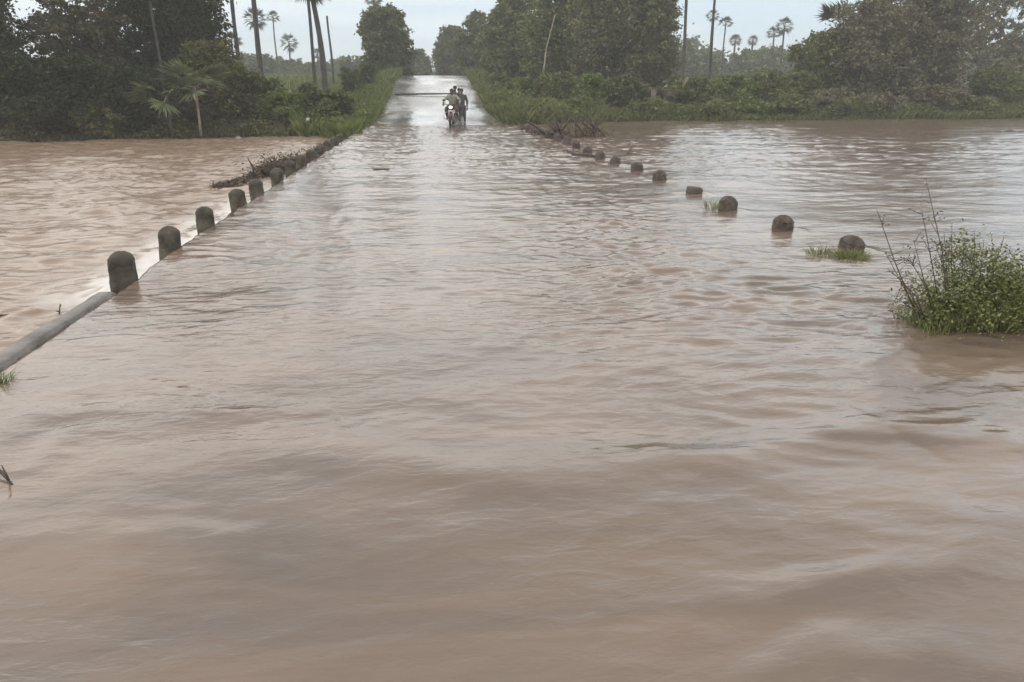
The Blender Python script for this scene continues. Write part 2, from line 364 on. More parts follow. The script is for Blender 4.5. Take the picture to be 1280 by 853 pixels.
# the mesh stays on the river: past the banks it dips under the ground
Z, foam, left = water_parts(X, Y)
nx, ny = len(xs), len(ys); i = (np.arange(ny - 1)[:, None] * nx + np.arange(nx - 1)[None]).ravel()
me = np_mesh('water', np.stack([X, Y, Z], -1).reshape(-1, 3), np.stack([i, i + 1, i + nx + 1, i + nx], -1), True)
for nm, A in (('foam', foam), ('leftriver', left), ('calm', np.clip(.4 + .6 * sstep(2.8, 6, Y) + .5 * pn(X * .7, Y * .9, 35), .1, 1.3))):
    at_ = me.attributes.new(nm, 'FLOAT', 'POINT'); at_.data.foreach_set('value', A.astype(np.float32).ravel())
m, t, o = mat('muddy_water'); me.materials.append(m)
p = N(t, 'ShaderNodeBsdfPrincipled'); p.inputs['IOR'].default_value = 1.56
tc = N(t, 'ShaderNodeTexCoord')
def noise(scale, sx, sy, det=4, rough=.5, dist=0):
    mp = N(t, 'ShaderNodeMapping'); mp.inputs['Scale'].default_value = (sx, sy, 1); t.links.new(tc.outputs['Object'], mp.inputs[0])
    n = N(t, 'ShaderNodeTexNoise'); n.inputs['Scale'].default_value = scale; n.inputs['Detail'].default_value = det; n.inputs['Roughness'].default_value = rough; n.inputs['Distortion'].default_value = dist
    t.links.new(mp.outputs[0], n.inputs['Vector']); return n
def mixc(fac, a, b):
    mm = N(t, 'ShaderNodeMix', data_type='RGBA')
    for s_, v in (('Factor', fac), ('A', a), ('B', b)):
        sk = [q for q in mm.inputs if q.name == s_ and (q.type == 'RGBA' or s_ == 'Factor')][0]
        if isinstance(v, (tuple, float)): sk.default_value = v
        else: t.links.new(v, sk)
    return [q for q in mm.outputs if q.type == 'RGBA'][0]
nA = noise(.8, .6, 1.5, 6, .55, 1.2)
r = N(t, 'ShaderNodeValToRGB'); e = r.color_ramp.elements; e[0].position = .34; e[0].color = (.158, .118, .092, 1); e[1].position = .68; e[1].color = (.240, .166, .120, 1)
t.links.new(nA.outputs['Fac'], r.inputs[0])
al = N(t, 'ShaderNodeAttribute', attribute_name='leftriver'); af = N(t, 'ShaderNodeAttribute', attribute_name='foam')
nB = noise(1.1, .5, 1.3, 6, .6, 1.5)
r2 = N(t, 'ShaderNodeValToRGB'); e = r2.color_ramp.elements; e[0].position = .35; e[0].color = (.27, .18, .122, 1); e[1].position = .7; e[1].color = (.37, .26, .185, 1)
t.links.new(nB.outputs['Fac'], r2.inputs[0])
c1 = mixc(al.outputs['Fac'], r.outputs[0], r2.outputs[0])
c2 = mixc(af.outputs['Fac'], c1, (.84, .79, .74, 1))
t.links.new(c2, p.inputs['Base Color'])
ra = N(t, 'ShaderNodeMath', operation='MULTIPLY_ADD'); ra.inputs[1].default_value = .10; ra.inputs[2].default_value = .11; t.links.new(al.outputs['Fac'], ra.inputs[0])
rb_ = N(t, 'ShaderNodeMath', operation='MULTIPLY_ADD'); rb_.inputs[1].default_value = .4; t.links.new(af.outputs['Fac'], rb_.inputs[0]); t.links.new(ra.outputs[0], rb_.inputs[2])
t.links.new(rb_.outputs[0], p.inputs['Roughness'])
rA = N(t, 'ShaderNodeAttribute', attribute_name='calm')
n1 = noise(9, .7, 1.5, 3, .5, .8); n2 = noise(26, .7, 1.5, 3, .5, .5)
bA = N(t, 'ShaderNodeBump'); bA.inputs['Strength'].default_value = .7; bA.inputs['Distance'].default_value = .010; mA = N(t, 'ShaderNodeMath', operation='MULTIPLY'); mA.inputs[1].default_value = .7; t.links.new(rA.outputs['Fac'], mA.inputs[0]); t.links.new(mA.outputs[0], bA.inputs['Strength']); t.links.new(n1.outputs['Fac'], bA.inputs['Height'])
bB = N(t, 'ShaderNodeBump'); bB.inputs['Strength'].default_value = .35; bB.inputs['Distance'].default_value = .004; t.links.new(n2.outputs['Fac'], bB.inputs['Height']); t.links.new(bA.outputs[0], bB.inputs['Normal'])
t.links.new(bB.outputs[0], p.inputs['Normal']); t.links.new(p.outputs[0], o.inputs[0])
wo = link('water', me); tag(wo, kind='structure')

# ------------------------------------------------------------------ kerb
M_CONC = simple('wet_concrete', (.10, .078, .062), .34, scale=3.5, var=.18, bump=.8, bscale=22, dist=.012, col2=(.24, .205, .18))
kb = MB(); kys = np.arange(1.0, 31.0, .06)
V = []; prof = [(-.085, -.75), (-.087, -.01), (-.082, .010), (-.07, .014), (-.03, .013), (.015, .011), (.03, .002), (.05, -.2)]
for yv in kys:
    jx = .012 * float(pn(np.array([yv * 1.1]), np.array([3.3]), 50)[0]); jz = .008 * float(pn(np.array([yv * 1.7]), np.array([8.3]), 51)[0]) + .010 - .30 * float(sstep(6.5, 7.1, np.array([yv]))[0])
    ch = .012 * max(0, float(pn(np.array([yv * 6.0]), np.array([4.4]), 52)[0])); gp = -.006 if abs((yv + .3) % 1.5 - .03) < .035 else 0
    for a, bz in prof: V.append((KX + a + jx + (ch if a < -.08 else 0) - (ch if a > .04 else 0), yv, bz + ((jz + gp - ch * .6 * (abs(a) > .06)) if bz > -.1 else 0)))
k = len(prof); Fk = [(i * k + j, i * k + j + 1, (i + 1) * k + j + 1, (i + 1) * k + j) for i in range(len(kys) - 1) for j in range(k - 1)]
kb.add(V, Fk)
kerb = kb.build('kerb', M_CONC, smooth=False); tag(kerb, 'wet grey concrete kerb along the left edge of the flooded causeway', 'kerb')

# ------------------------------------------------------------------ guard posts
M_POST = simple('mossy_concrete', (.040, .037, .024), .85, scale=7, bump=.8, bscale=22, dist=.03, col2=(.115, .095, .068))
M_POSTR = simple('stained_concrete', (.060, .046, .036), .8, scale=9, bump=.8, bscale=22, dist=.03, col2=(.13, .10, .08))
def post_mesh(wd, h, seed, flat=False, mt=M_POST, dome=.075):
    rg = np.random.default_rng(seed); k = 24; rings = []
    zs = [-.55, -.2, 0, h * .15, h * .3, h * .4, h * .5, h * .6, h - dome] if not flat else [-.55, -.2, 0, h * .5, h - .015, h]
    sc = [1.06, 1.03, 1.02, 1.01, 1, 1, .99, .99, .985] if not flat else [1, 1, 1, 1, 1, .94]
    if not flat:
        for q in (.25, .5, .7, .85, .95, 1.0):
            zs.append(h - dome + dome * q); sc.append(.985 * (1 - q ** 1.9) ** .55 if q < 1 else .04)
            if q == .95: sc[-1] = .30
    else: zs.append(h + .004); sc.append(.02)
    V = []
    for z, s_ in zip(zs, sc):
        for j in range(k):
            th = 2 * math.pi * j / k; cx, cy_ = math.cos(th), math.sin(th); e_ = 4.0
            rr_ = 1 / ((abs(cx) ** e_ + abs(cy_) ** e_) ** (1 / e_)) * wd / 2 * s_
            rr_ *= 1 + .05 * float(pn(np.array([math.cos(th) * 1.6 + seed]), np.array([math.sin(th) * 1.6 + z * 9]), seed)[0]) - .10 * max(0, float(pn(np.array([math.cos(th) * 3.1 + seed]), np.array([math.sin(th) * 3.1 + z * 17]), seed + 9)[0]) - .25) + rg.normal(0, .008)
            V.append((cx * rr_, cy_ * rr_, z + rg.normal(0, .0015)))
    nr = len(zs)
    Fq = [(i * k + j, i * k + (j + 1) % k, (i + 1) * k + (j + 1) % k, (i + 1) * k + j) for i in range(nr - 1) for j in range(k)]
    return np_mesh('guard_post', V, Fq, True, (mt,))
ordw = ['nearest', 'second', 'third', 'fourth', 'fifth', 'sixth', 'seventh', 'eighth', 'ninth', 'tenth', 'eleventh', 'twelfth', 'thirteenth', 'fourteenth', 'fifteenth', 'sixteenth']
lm = [post_mesh(.215, .30, s, mt=M_POST, dome=.09) for s in (1, 2, 3, 4, 9)]
lh = [.315, .30, .32, .31, .30, .30, .29, .28, .27, .27, .26, .26, .25]
ltop = [314, 283, 258.5, 237, 226, 216, 204, 196.6, 189, 183.5, 178.5, 174, 170.5]
for i, q in enumerate(LPW):
    lh[i] = min(.40, max(.27, on(LP[i][0], ltop[i], q.y).z))
    o_ = link('guard_post', lm[i % 5], loc=(q.x, q.y, 0)); o_.rotation_euler = (R(random.uniform(-4, 4)), R(random.uniform(-5, 5)), R(random.uniform(-12, 12) + 90 * i)); o_.scale = (1, 1, lh[i] / .30)
    lab = 'mossy guard post, ' + ('nearest of the left row where the bare kerb ends' if i == 0 else ordw[i] + ' from the near end of the left kerb row' + (', in flood debris' if 5 <= i <= 9 else ', by white water' if i < 5 else ''))
    tag(o_, lab, 'guard post', 'guard posts along the left kerb')
rm = [post_mesh(.235, .16, s, mt=M_POSTR, dome=.075) for s in (5, 6, 7, 10, 11)]
flatm = post_mesh(.25, .09, 8, True, mt=M_POSTR)
rh = [.15, .18, .20, .09, .19, .18, .19, .20, .21, .24, .25, .25, .25, .25, .25, .25]
for i, q in enumerate(RPW):
    fl = (i == 3)
    o_ = link('guard_post', flatm if fl else rm[i % 5], loc=(q.x, q.y + .06, 0)); o_.rotation_euler = (R(random.uniform(-6, 6)), R(random.uniform(-7, 7)), R(random.uniform(-16, 16) + 90 * i))
    o_.scale = (1, 1, 1 if fl else rh[i] / .16)
    if fl: lab = 'broken flat-topped concrete guard post stub in the right row'
    else: lab = 'round-topped guard post, ' + ('nearest of the right row with grass at its foot' if i == 0 else ordw[i] + ' from the near end of the right row' + ('' if i < 9 else ', by driftwood' if i < 13 else ''))
    tag(o_, lab, 'guard post', 'guard posts along the right edge of the causeway')

# ------------------------------------------------------------------ foliage
def quads_leaf(Cn, size, rg, up=.35, asp=.5, droop=0, nb=None):
    n = len(Cn)
    d = rg.normal(size=(n, 3)); d[:, 2] = d[:, 2] * (.7) - droop; d /= np.linalg.norm(d, axis=1)[:, None]
    nn = rg.normal(size=(n, 3)); nn[:, 2] += up * 3
    if nb is not None: nn += nb * 1.5
    s = np.cross(d, nn); s /= np.linalg.norm(s, axis=1)[:, None] + 1e-9
    L = size * rg.uniform(.6, 1.35, n)[:, None]; W = L * asp
    a = Cn - d * L * .5; b = Cn + s * W * .5 - d * L * .05; c = Cn + d * L * .5; e = Cn - s * W * .5 - d * L * .05
    V = np.stack([a, b, c, e], 1).reshape(-1, 3)
    return V, np.arange(n * 4).reshape(n, 4)
def crown_pts(clumps, nleaf, rg, bunch=36, sig=.16, shell=.55):
    """clumps: (centre, radii); leaves gathered in bunches near each clump's outside"""
    vol = np.array([(c[1][0] * c[1][1] * c[1][2]) ** (2 / 3) for c in clumps]); vol /= vol.sum()
    out_, nb = [], []
    for (c, r_), f in zip(clumps, vol):
        m_ = max(3, int(nleaf * f / bunch)); d = rg.normal(size=(m_, 3)); d /= np.linalg.norm(d, axis=1)[:, None]
        rad = shell + (1.05 - shell) * rg.random(m_) ** .6
        bc = np.array(c) + d * rad[:, None] * np.array(r_)
        k = int(bunch); sg = sig * np.mean(r_)
        pt = bc[:, None, :] + rg.normal(size=(m_, k, 3)) * np.array([sg, sg, sg * .65]) * rg.uniform(.5, 1.3, (m_, 1, 1))
        out_.append(pt.reshape(-1, 3)); nb.append(np.repeat(d, k, 0))
    return np.concatenate(out_), np.concatenate(nb)
def make_clumps(w_, h, zlo, rg, n, depth=None, lean=0):
    """crown as overlapping lobes, widest about 60 per cent up"""
    cl = []; depth = depth or w_
    for i in range(n):
        u = (i + .5) / n; z = zlo + (h - zlo) * (.06 + .88 * u)
        prof_ = math.sin(math.pi * min(1, .16 + .80 * u)) ** .55
        th = i * 2.4 + rg.uniform(0, .8); rr_ = rg.uniform(.25, .62) * prof_
        rr2 = (h - zlo) * rg.uniform(.15, .24); rw = w_ / 2 * rg.uniform(.42, .60) * (.6 + .4 * prof_)
        cl.append(((math.cos(th) * rr_ * w_ / 2 * 1.1 + lean * u, math.sin(th) * rr_ * depth / 2, min(z, h - rr2 * .9)), (rw, rw * depth / w_, rr2)))
    return cl
def tree_at(name, px, ytop, wpx, Yd, mt, nl, label, cat='tree', group=None, size=.12, zlo=.1, nclump=14, seed=0, depth=None, trunk_r=.16, bark=None, bunch=36, sig=.17, shell=.5, asp=.5, droop=0, zbase=None, up=.35):
    rg = np.random.default_rng(seed + 100); random.seed(seed)
    top = on(px, ytop, Yd); wd = (on(px + wpx / 2, 108, Yd) - on(px - wpx / 2, 108, Yd)).length
    b0 = zbase if zbase is not None else gz(top.x, Yd); h = top.z - b0
    root = empty(name, (top.x, Yd, b0), label, cat, group)
    cl = make_clumps(wd, h, h * zlo, rg, nclump, depth)
    pts, nb = crown_pts(cl, int(nl * 1.25), rg, bunch, sig, shell)
    pts = pts[pts[:, 2] > .0]; nb = nb[:len(pts)]
    V, Fq = quads_leaf(pts, size * 1.5, rg, asp=asp * 1.15, droop=droop, up=up)
    link('crown', np_mesh('crown', V, Fq, False, (mt,)), root)
    tb = MB(); hh = h * .62
    pth = [Vector((0, 0, -.4))]
    for q in range(1, 6): pth.append(Vector((random.uniform(-.12, .12) * q * .6, random.uniform(-.1, .1) * q * .5, hh * q / 5)))
    tb.tube(pth, [trunk_r * 1.35, trunk_r, trunk_r * .85, trunk_r * .7, trunk_r * .5, trunk_r * .3], 8, .08)
    for c, r_ in cl:
        c = Vector(c); s_ = pth[min(4, max(1, int(c.z / hh * 3)))]
        mid = s_.lerp(c, .5) + Vector((random.uniform(-.2, .2), random.uniform(-.2, .2), .1))
        tb.tube([s_, mid, c, c + Vector((random.uniform(-1, 1) * r_[0] * .5, random.uniform(-1, 1) * r_[1] * .5, r_[2] * .8))], [trunk_r * .45, trunk_r * .3, trunk_r * .18, trunk_r * .05], 5)
    tb.build('trunk', bark or M_BARK, root)
    return root

# -- left bank
GL = 'trees on the left bank'
tree_at('broadleaf_tree', -48, -40, 150, 33, M_DARK, 26000, 'dark dense tree at the left edge of the picture on the river bank', group=GL, seed=1, nclump=13, zlo=.0)
tree_at('broadleaf_tree', 88, -8, 150, 35, M_RUSTY, 11000, 'tree with rusty brown upper leaves, sky showing through its top, left bank', group=GL, seed=2, nclump=15, zlo=.25, sig=.15, shell=.6)
tree_at('broadleaf_tree', 178, -75, 165, 38, M_DARK, 34000, 'tallest dark green tree of the left bank, cut by the top of the picture', group=GL, seed=3, nclump=18, zlo=.0, trunk_r=.22)
tree_at('broadleaf_tree', 232, -10, 100, 40, M_DARK, 20000, 'dark tree with bluish leaves to the right of the tallest left bank tree', group=GL, seed=31, nclump=13, zlo=.05)
GS = 'bushes at the water edge of the left bank'
def shrub(px, ytop, wpx, Yd, mt, nl, label, seed, group, size=.10, **kw):
    kw.setdefault('nclump', 8); kw.setdefault('trunk_r', .04); kw.setdefault('sig', .22); kw.setdefault('shell', .35)
    return tree_at('shrub', px, ytop, wpx, Yd, mt, nl, label, 'shrub', group, size=size, zlo=.0, seed=seed, **kw)
shrub(10, 62, 120, 30.2, M_DARK, 13000, 'large dark bush at the far left over the brown river', 4, GS)
shrub(95, 70, 120, 30.8, M_DARK, 13000, 'wide dark bush under the rusty topped tree', 5, GS)
shrub(165, 84, 90, 31.2, M_DARK, 9000, 'dark bush between the rusty tree and the pale fronds', 6, GS)
shrub(122, 130, 60, 29.9, M_OLIVE, 3500, 'low olive bush with paler leaves at the foot of the dark bushes', 7, GS)
shrub(262, 50, 100, 34, M_OLIVE, 17000, 'tall rounded olive bush behind the broken fan palm', 8, GS, nclump=10)
shrub(232, 92, 70, 32.6, M_RUSTY, 6000, 'brownish bush around the fan palm stem', 9, GS)
shrub(318, 92, 70, 34.5, M_MID, 8000, 'dull green bush just right of the tall rounded bush', 10, GS)
shrub(352, 112, 60, 33.5, M_BRIGHT, 6500, 'grey green bush below the tall palm trunks', 11, GS)
shrub(386, 104, 48, 34.5, M_MID, 6500, 'dark olive bush wrapped around the thick palm trunk foot', 12, GS)
shrub(420, 113, 55, 33.5, M_MID, 6000, 'round dark bush left of the bright grass bank', 13, GS)
shrub(436, 82, 34, 48, M_MID, 3500, 'small bush on top of the left grass bank', 14, GS, size=.12)
shrub(459, 78, 32, 52, M_MID, 3500, 'small bush at the foot of the roadside tree left of the road', 15, GS, size=.12)
# -- roadside tree left and far tree
tree_at('broadleaf_tree', 478, 6, 70, 66, M_MID, 24000, 'upright roadside tree with a full grey green crown left of the road crest', group='trees lining the road', size=.19, seed=16, nclump=16, zlo=.04, zbase=2.3)
tree_at('broadleaf_tree', 520, 62, 40, 110, M_MID, 7000, 'small far tree beside the road beyond the crest', group='trees lining the road', size=.28, seed=17, nclump=9, zlo=.0)
# -- right of road
GR = 'trees lining the road'
tree_at('broadleaf_tree', 565, 34, 52, 92, M_MID, 12000, 'farthest tree on the right side of the road', group=GR, size=.25, seed=18, nclump=12, zlo=.0)
tree_at('broadleaf_tree', 598, 18, 62, 78, M_MID, 14000, 'tree with a narrow pointed top right of the road crest', group=GR, size=.22, seed=19, nclump=13, zlo=.0)
tree_at('broadleaf_tree', 640, -6, 88, 64, M_VEILG, 20000, 'pale green tree behind the leaning pale branch', group=GR, size=.19, seed=20, nclump=15, zlo=.0)
tree_at('broadleaf_tree', 700, -35, 100, 56, M_VEILG, 24000, 'tall pale green tree just right of the bare leaning pole', group=GR, size=.17, seed=21, nclump=16, zlo=.0)
tree_at('broadleaf_tree', 762, -55, 105, 52, M_VEILM, 26000, 'tall brownish green tree in the middle of the right roadside row', group=GR, size=.16, seed=22, nclump=17, zlo=.0)
tree_at('broadleaf_tree', 815, -40, 82, 50, M_VEILM, 22000, 'brownish tree at the right end of the roadside row by the tall trunk', group=GR, size=.15, seed=23, nclump=15, zlo=.0)
GB = 'bushes on the right bank'
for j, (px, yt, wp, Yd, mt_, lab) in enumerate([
    (622, 92, 44, 50, M_VEILG, 'low green bush on the road shoulder right of the motorcycle'),
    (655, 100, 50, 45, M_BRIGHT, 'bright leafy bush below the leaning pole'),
    (700, 92, 60, 43.5, M_VEILG, 'round pale green bush behind the driftwood pile'),
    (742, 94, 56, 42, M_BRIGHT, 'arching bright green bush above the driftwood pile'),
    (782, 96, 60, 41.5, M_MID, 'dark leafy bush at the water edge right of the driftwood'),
    (822, 112, 46, 41.5, M_VEIL, 'low brown bush beside the grey stump post'),
    (868, 98, 66, 42.5, M_VEILG, 'spreading green bush below the tall trunk on the right bank'),
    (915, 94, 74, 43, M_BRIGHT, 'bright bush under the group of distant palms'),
    (962, 90, 70, 43, M_VEILG, 'green bush left of the large brown thicket'),
    (1004, 92, 60, 43.5, M_VEILG, 'taller green bush leaning on the large brown thicket'),
    (1248, 84, 76, 44, M_VEILG, 'green bush at the right edge of the picture'),
    (1292, 70, 70, 46, M_VEIL, 'brown bush cut by the right edge of the picture'),
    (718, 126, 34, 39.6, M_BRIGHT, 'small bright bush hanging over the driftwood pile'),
    (800, 130, 40, 39.6, M_VEILG, 'small bush at the waterline left of the brown square post'),
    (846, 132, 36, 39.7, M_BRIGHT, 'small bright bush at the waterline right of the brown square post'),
    (895, 128, 48, 39.8, M_VEILG, 'small bush at the waterline below the thin bare trunk'),
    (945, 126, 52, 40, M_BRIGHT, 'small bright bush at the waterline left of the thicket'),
    (990, 120, 46, 40.2, M_VEILG, 'small bush at the waterline under the left end of the thicket'),
    (1045, 112, 60, 41, M_VEIL, 'brown bush at the waterline under the fan palm'),
    (1105, 118, 64, 41, M_VEIL, 'brown bush at the waterline in front of the wide brown tree'),
    (1165, 108, 70, 41.5, M_VEIL, 'brown bush at the waterline in front of the tallest brown tree'),
    (1218, 122, 50, 41.5, M_VEILG, 'green bush at the waterline right of the thicket')]):
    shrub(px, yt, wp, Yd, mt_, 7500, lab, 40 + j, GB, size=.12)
GT = 'large trees of the right bank thicket'
tree_at('broadleaf_tree', 1036, 38, 90, 46, M_VEILG, 17000, 'left and lowest tree of the right bank thicket, under the fan palm', group=GT, size=.14, seed=60, nclump=13, zlo=.0)
tree_at('broadleaf_tree', 1100, -2, 130, 45, M_VEIL, 30000, 'wide brown tree in the middle of the right bank thicket', group=GT, size=.14, seed=61, nclump=17, zlo=.0)
tree_at('broadleaf_tree', 1172, -40, 115, 45, M_VEIL, 30000, 'tallest brown tree of the right bank thicket', group=GT, size=.14, seed=62, nclump=17, zlo=.0)
tree_at('broadleaf_tree', 1243, -25, 80, 60, M_VEIL, 8000, 'loose open tree with sky showing through right of the thicket', group=GT, size=.17, seed=63, nclump=12, zlo=.35, sig=.12, shell=.7)
tree_at('broadleaf_tree', 1275, 40, 70, 56, M_VEIL, 9000, 'lower brown tree at the right edge behind the bushes', group=GT, size=.16, seed=64, nclump=11, zlo=.0)

# -- far woods (each reads as one mass)
def wood(pxs, Yd, tops, mt, n, label, seed, size=.4):
    rg = np.random.default_rng(seed); cl = []
    for px in np.linspace(pxs[0], pxs[1], n):
        yt = np.interp(px, *zip(*tops)) + rg.uniform(-6, 8); q = on(px, yt, Yd + rg.uniform(-12, 12)); b0 = gz(q.x, q.y); h = max(1.5, q.z - b0)
        cl.append(((q.x, q.y, b0 + h * .62), (h * rg.uniform(.3, .5), h * .4, h * .38))); cl.append(((q.x + rg.uniform(-1, 1), q.y - 1, b0 + h * .25), (h * .45, h * .4, h * .3)))
    pts, nb = crown_pts(cl, n * 1100, rg, 30, .2, .3); V, Fq = quads_leaf(pts, size * 1.5, rg, asp=.8)
    tag(link('woodland', np_mesh('woodland', V, Fq, False, (mt,))), label, 'woodland', kind='stuff')
wood((150, 470), 130, [(150, 70), (330, 72), (360, 78), (470, 76)], M_MID, 44, 'far grey green wood beyond the field on the left', 71, .38)
wood((-60, 600), 190, [(-60, 70), (600, 84)], M_MID, 50, 'farthest wood line on the left and behind the road crest', 72, .5)
wood((840, 1330), 120, [(840, 50), (890, 52), (915, 74), (940, 62), (1000, 60), (1330, 60)], M_MID, 56, 'far grey green wood beyond the right bank', 73, .36)

# -- grasses (uncountable)
def blades(n, fx, label, mt, seed, h=(.25, .6), wdt=.03, name='grass'):
    rg = np.random.default_rng(seed); X_, Y_ = fx(rg, n); Z_ = groundZ(X_, Y_)
    keep = Z_ > np.where(X_ < KX, LW, 0) - .05; X_, Y_, Z_ = X_[keep], Y_[keep], Z_[keep]; n = len(X_)
    hh = rg.uniform(h[0], h[1], n) * (.6 + .8 * np.clip(.5 + pn(X_ * .6, Y_ * .6, seed), 0, 1)); th = rg.uniform(0, 6.28, n); ln = np.clip(rg.normal(0, .38, (n, 2)), -.8, .8) * hh[:, None]
    bx, by = np.cos(th) * wdt, np.sin(th) * wdt; B = np.stack([X_, Y_, Z_ - .05], 1)
    a = B + np.stack([bx, by, 0 * bx], 1); b = B - np.stack([bx, by, 0 * bx], 1)
    m1 = B + np.stack([ln[:, 0] * .35 - bx * .7, ln[:, 1] * .35 - by * .7, hh * .6], 1); tp = B + np.stack([ln[:, 0] + bx * .1, ln[:, 1], hh], 1)
    V = np.stack([a, b, m1, tp], 1).reshape(-1, 3)
    return tag(link(name, np_mesh(name, V, np.arange(n * 4).reshape(n, 4), False, (mt,))), label, 'grass', kind='stuff')
def fl(rg, n):
    Y_ = rg.uniform(29.0, 66, n); s_ = rg.random(n) ** 1.3; xe = np.interp(Y_, [29, 35, 40, 62], [KX - .12, KX + .05, RXL - .1, RXL + .1]); return xe - s_ * np.interp(Y_, [29, 36, 60], [1.7, 3.4, 7]) + rg.normal(0, .08, n), Y_
def fr(rg, n):
    Y_ = rg.uniform(34.6, 66, n); s_ = rg.random(n) ** 1.3; xe = np.interp(Y_, [34.6, 36, 40, 62], [4.2, 3.6, RXR + .05, RXR + .1]); return xe + s_ * 6 + rg.normal(0, .08, n), Y_
def fb(rg, n):
    X_ = rg.uniform(4.5, 36, n); return X_, bankY(X_) + rg.random(n) ** 1.5 * 5
def fb2(rg, n):
    X_ = rg.uniform(-24, KX - .3, n); return X_, bankY(X_) + rg.random(n) ** 1.5 * 4
def ff(rg, n):
    return rg.uniform(-60, -4, n), rg.uniform(62, 115, n)
# leafy ground creepers on both shoulders
def creeper(fx, n, mt, label, seed, hmax=.6):
    rg = np.random.default_rng(seed); X_, Y_ = fx(rg, n); Z_ = groundZ(X_, Y_)
    keep = Z_ > np.where(X_ < KX, LW, 0) - .02; X_, Y_, Z_ = X_[keep], Y_[keep], Z_[keep]; n = len(X_)
    hh = hmax * np.clip(.35 + 1.3 * pn(X_ * .55, Y_ * .55, seed), .05, 1.2)
    pts = np.stack([X_, Y_, Z_ + hh * rg.random(n) ** .5], 1); V, Fq = quads_leaf(pts, .13, rg, up=.8, asp=.75)
    tag(link('ground_creeper', np_mesh('ground_creeper', V, Fq, False, (mt,))), label, 'creeper', kind='stuff')
blades(42000, fl, 'bright green grass on the embankment left of the road', M_BRIGHT, 80)
blades(36000, fr, 'green grass on the shoulder right of the road', M_VEILG, 81)
blades(34000, fb, 'rough grass along the waterline of the right bank', M_VEILG, 82, h=(.12, .4))
blades(16000, fb2, 'dark grass along the waterline of the left bank', M_RUSTY, 83, h=(.06, .22))
creeper(fb2, 14000, M_OLIVE, 'dull creepers under the left bank bushes', 88, .7)
blades(30000, ff, 'green field strip in the distance on the left', M_BRIGHT, 84, h=(.3, .7), wdt=.07)
creeper(fl, 26000, M_BRIGHT, 'leafy creepers over the left road embankment', 85)
creeper(fr, 26000, M_BRIGHT, 'leafy creepers over the right road shoulder', 86, .8)
creeper(fb, 26000, M_VEILG, 'leafy creepers along the right bank', 87, .9)

# ------------------------------------------------------------------ palms
def fan(mbv, mbf, base, direction, L, rg, nblade=16, spread=2.4, fold=.25, n0=0):
    d = Vector(direction).normalized(); side = d.cross(Vector((0, 0, 1)));
    if side.length < .1: side = Vector((1, 0, 0))
    side.normalize(); up = side.cross(d).normalized(); roll = rg.uniform(-.5, .5); side = (side * math.cos(roll) + up * math.sin(roll)).normalized(); up = side.cross(d).normalized()
    for k in range(nblade):
        a = (k / (nblade - 1) - .5) * spread; q = d * math.cos(a) + side * math.sin(a) + up * rg.uniform(-fold, fold) * .4
        q.normalize(); l = L * (1 - .18 * abs(a)) * rg.uniform(.85, 1.1); s_ = q.cross(up).normalized() * L * .05
        tip = base + q * l + Vector((0, 0, -.18 * l * rg.uniform(.2, 1))); mid = base + q * l * .55
        i = len(mbv); mbv.extend([base, mid + s_, tip, mid - s_]); mbf.append((i, i + 1, i + 2, i + 3))
def palm_crown(R_, rg, nl=30, nblade=14, low=-.9):
    V, Fq = [], []
    for k in range(nl):
        z = low + (1 - low) * (k + .5) / nl; th = k * 2.4; rr_ = math.sqrt(max(0, 1 - z * z)) if abs(z) < 1 else 0
        d = Vector((math.cos(th) * rr_, math.sin(th) * rr_, z + .05)).normalized(); b = d * R_ * .48
        s_ = d.cross(Vector((.3, .2, 1))).normalized() * R_ * .018
        i = len(V); V.extend([Vector((0, 0, 0)) + s_, b + s_, b - s_, -s_]); Fq.append((i, i + 1, i + 2, i + 3))
        fan(V, Fq, b, d, R_ * .55, rg, nblade)
    return np_mesh('crown', [tuple(v) for v in V], Fq, False, (M_PALM,))
prg = np.random.default_rng(3)
pcs = [palm_crown(1.0, prg, 32), palm_crown(1.0, prg, 22, low=-.6), palm_crown(1.0, prg, 26, 12, low=-1.0), palm_crown(1.0, prg, 18, 16, low=-.35), palm_crown(1.0, prg, 38, 12, low=-.8)]
def ptrunk(h, r, lean, seed, mt=M_PBARK):
    random.seed(seed); tb = MB(); n = 14; pts = []; rad = []
    for i in range(n + 1):
        u = i / n; pts.append((lean * u * u + .03 * math.sin(u * 7 + seed), .02 * math.cos(u * 5 + seed), -.5 + (h + .5) * u)); rad.append(r * .68 * (1.35 - .5 * u if u < .2 else 1.24 - .36 * u) * (1 + random.uniform(-.05, .05)))
    tb.tube(pts, rad, 10, .04); return tb, pts[-1]
def palm(px, ycr, Yd, Rc, r, label, k, lean=0, group='palmyra palms', basepx=None, crown=True):
    top = on(px, ycr, Yd); bx = top.x - lean; b0 = gz(bx, Yd)
    root = empty('palm_tree', (bx, Yd, b0), label, 'palm', group)
    tb, tp = ptrunk(top.z - b0, r, lean, k); tb.build('trunk', M_PBARK, root)
    if crown:
        c = link('crown', pcs[k % 5], root, tp); c.scale = (Rc, Rc, Rc * (.88 + .06 * (k % 4))); c.rotation_euler = (0, 0, k * 1.3)
    return root
GP = 'palmyra palms in the distance on the left'
palm(283, -48, 44, 1.7, .15, 'slim tall palm trunk nearest the dark left trees, crown above the picture', 1, -.1, 'tall palm trunks on the left')
palm(309, -60, 47, 1.7, .20, 'tall straight palm trunk in front of the round palm crown', 2, -.1, 'tall palm trunks on the left')
palm(378, -58, 47, 1.6, .13, 'slim palm trunk left of the thick palm trunk', 3, -.15, 'tall palm trunks on the left')
palm(389, -16, 44, 1.35, .21, 'thick palm trunk with drooping fronds at the top of the picture', 4, -.35, 'tall palm trunks on the left')
palm(319, 24, 80, 1.35, .14, 'palm with the biggest full crown in the left sky', 5, 0, GP)
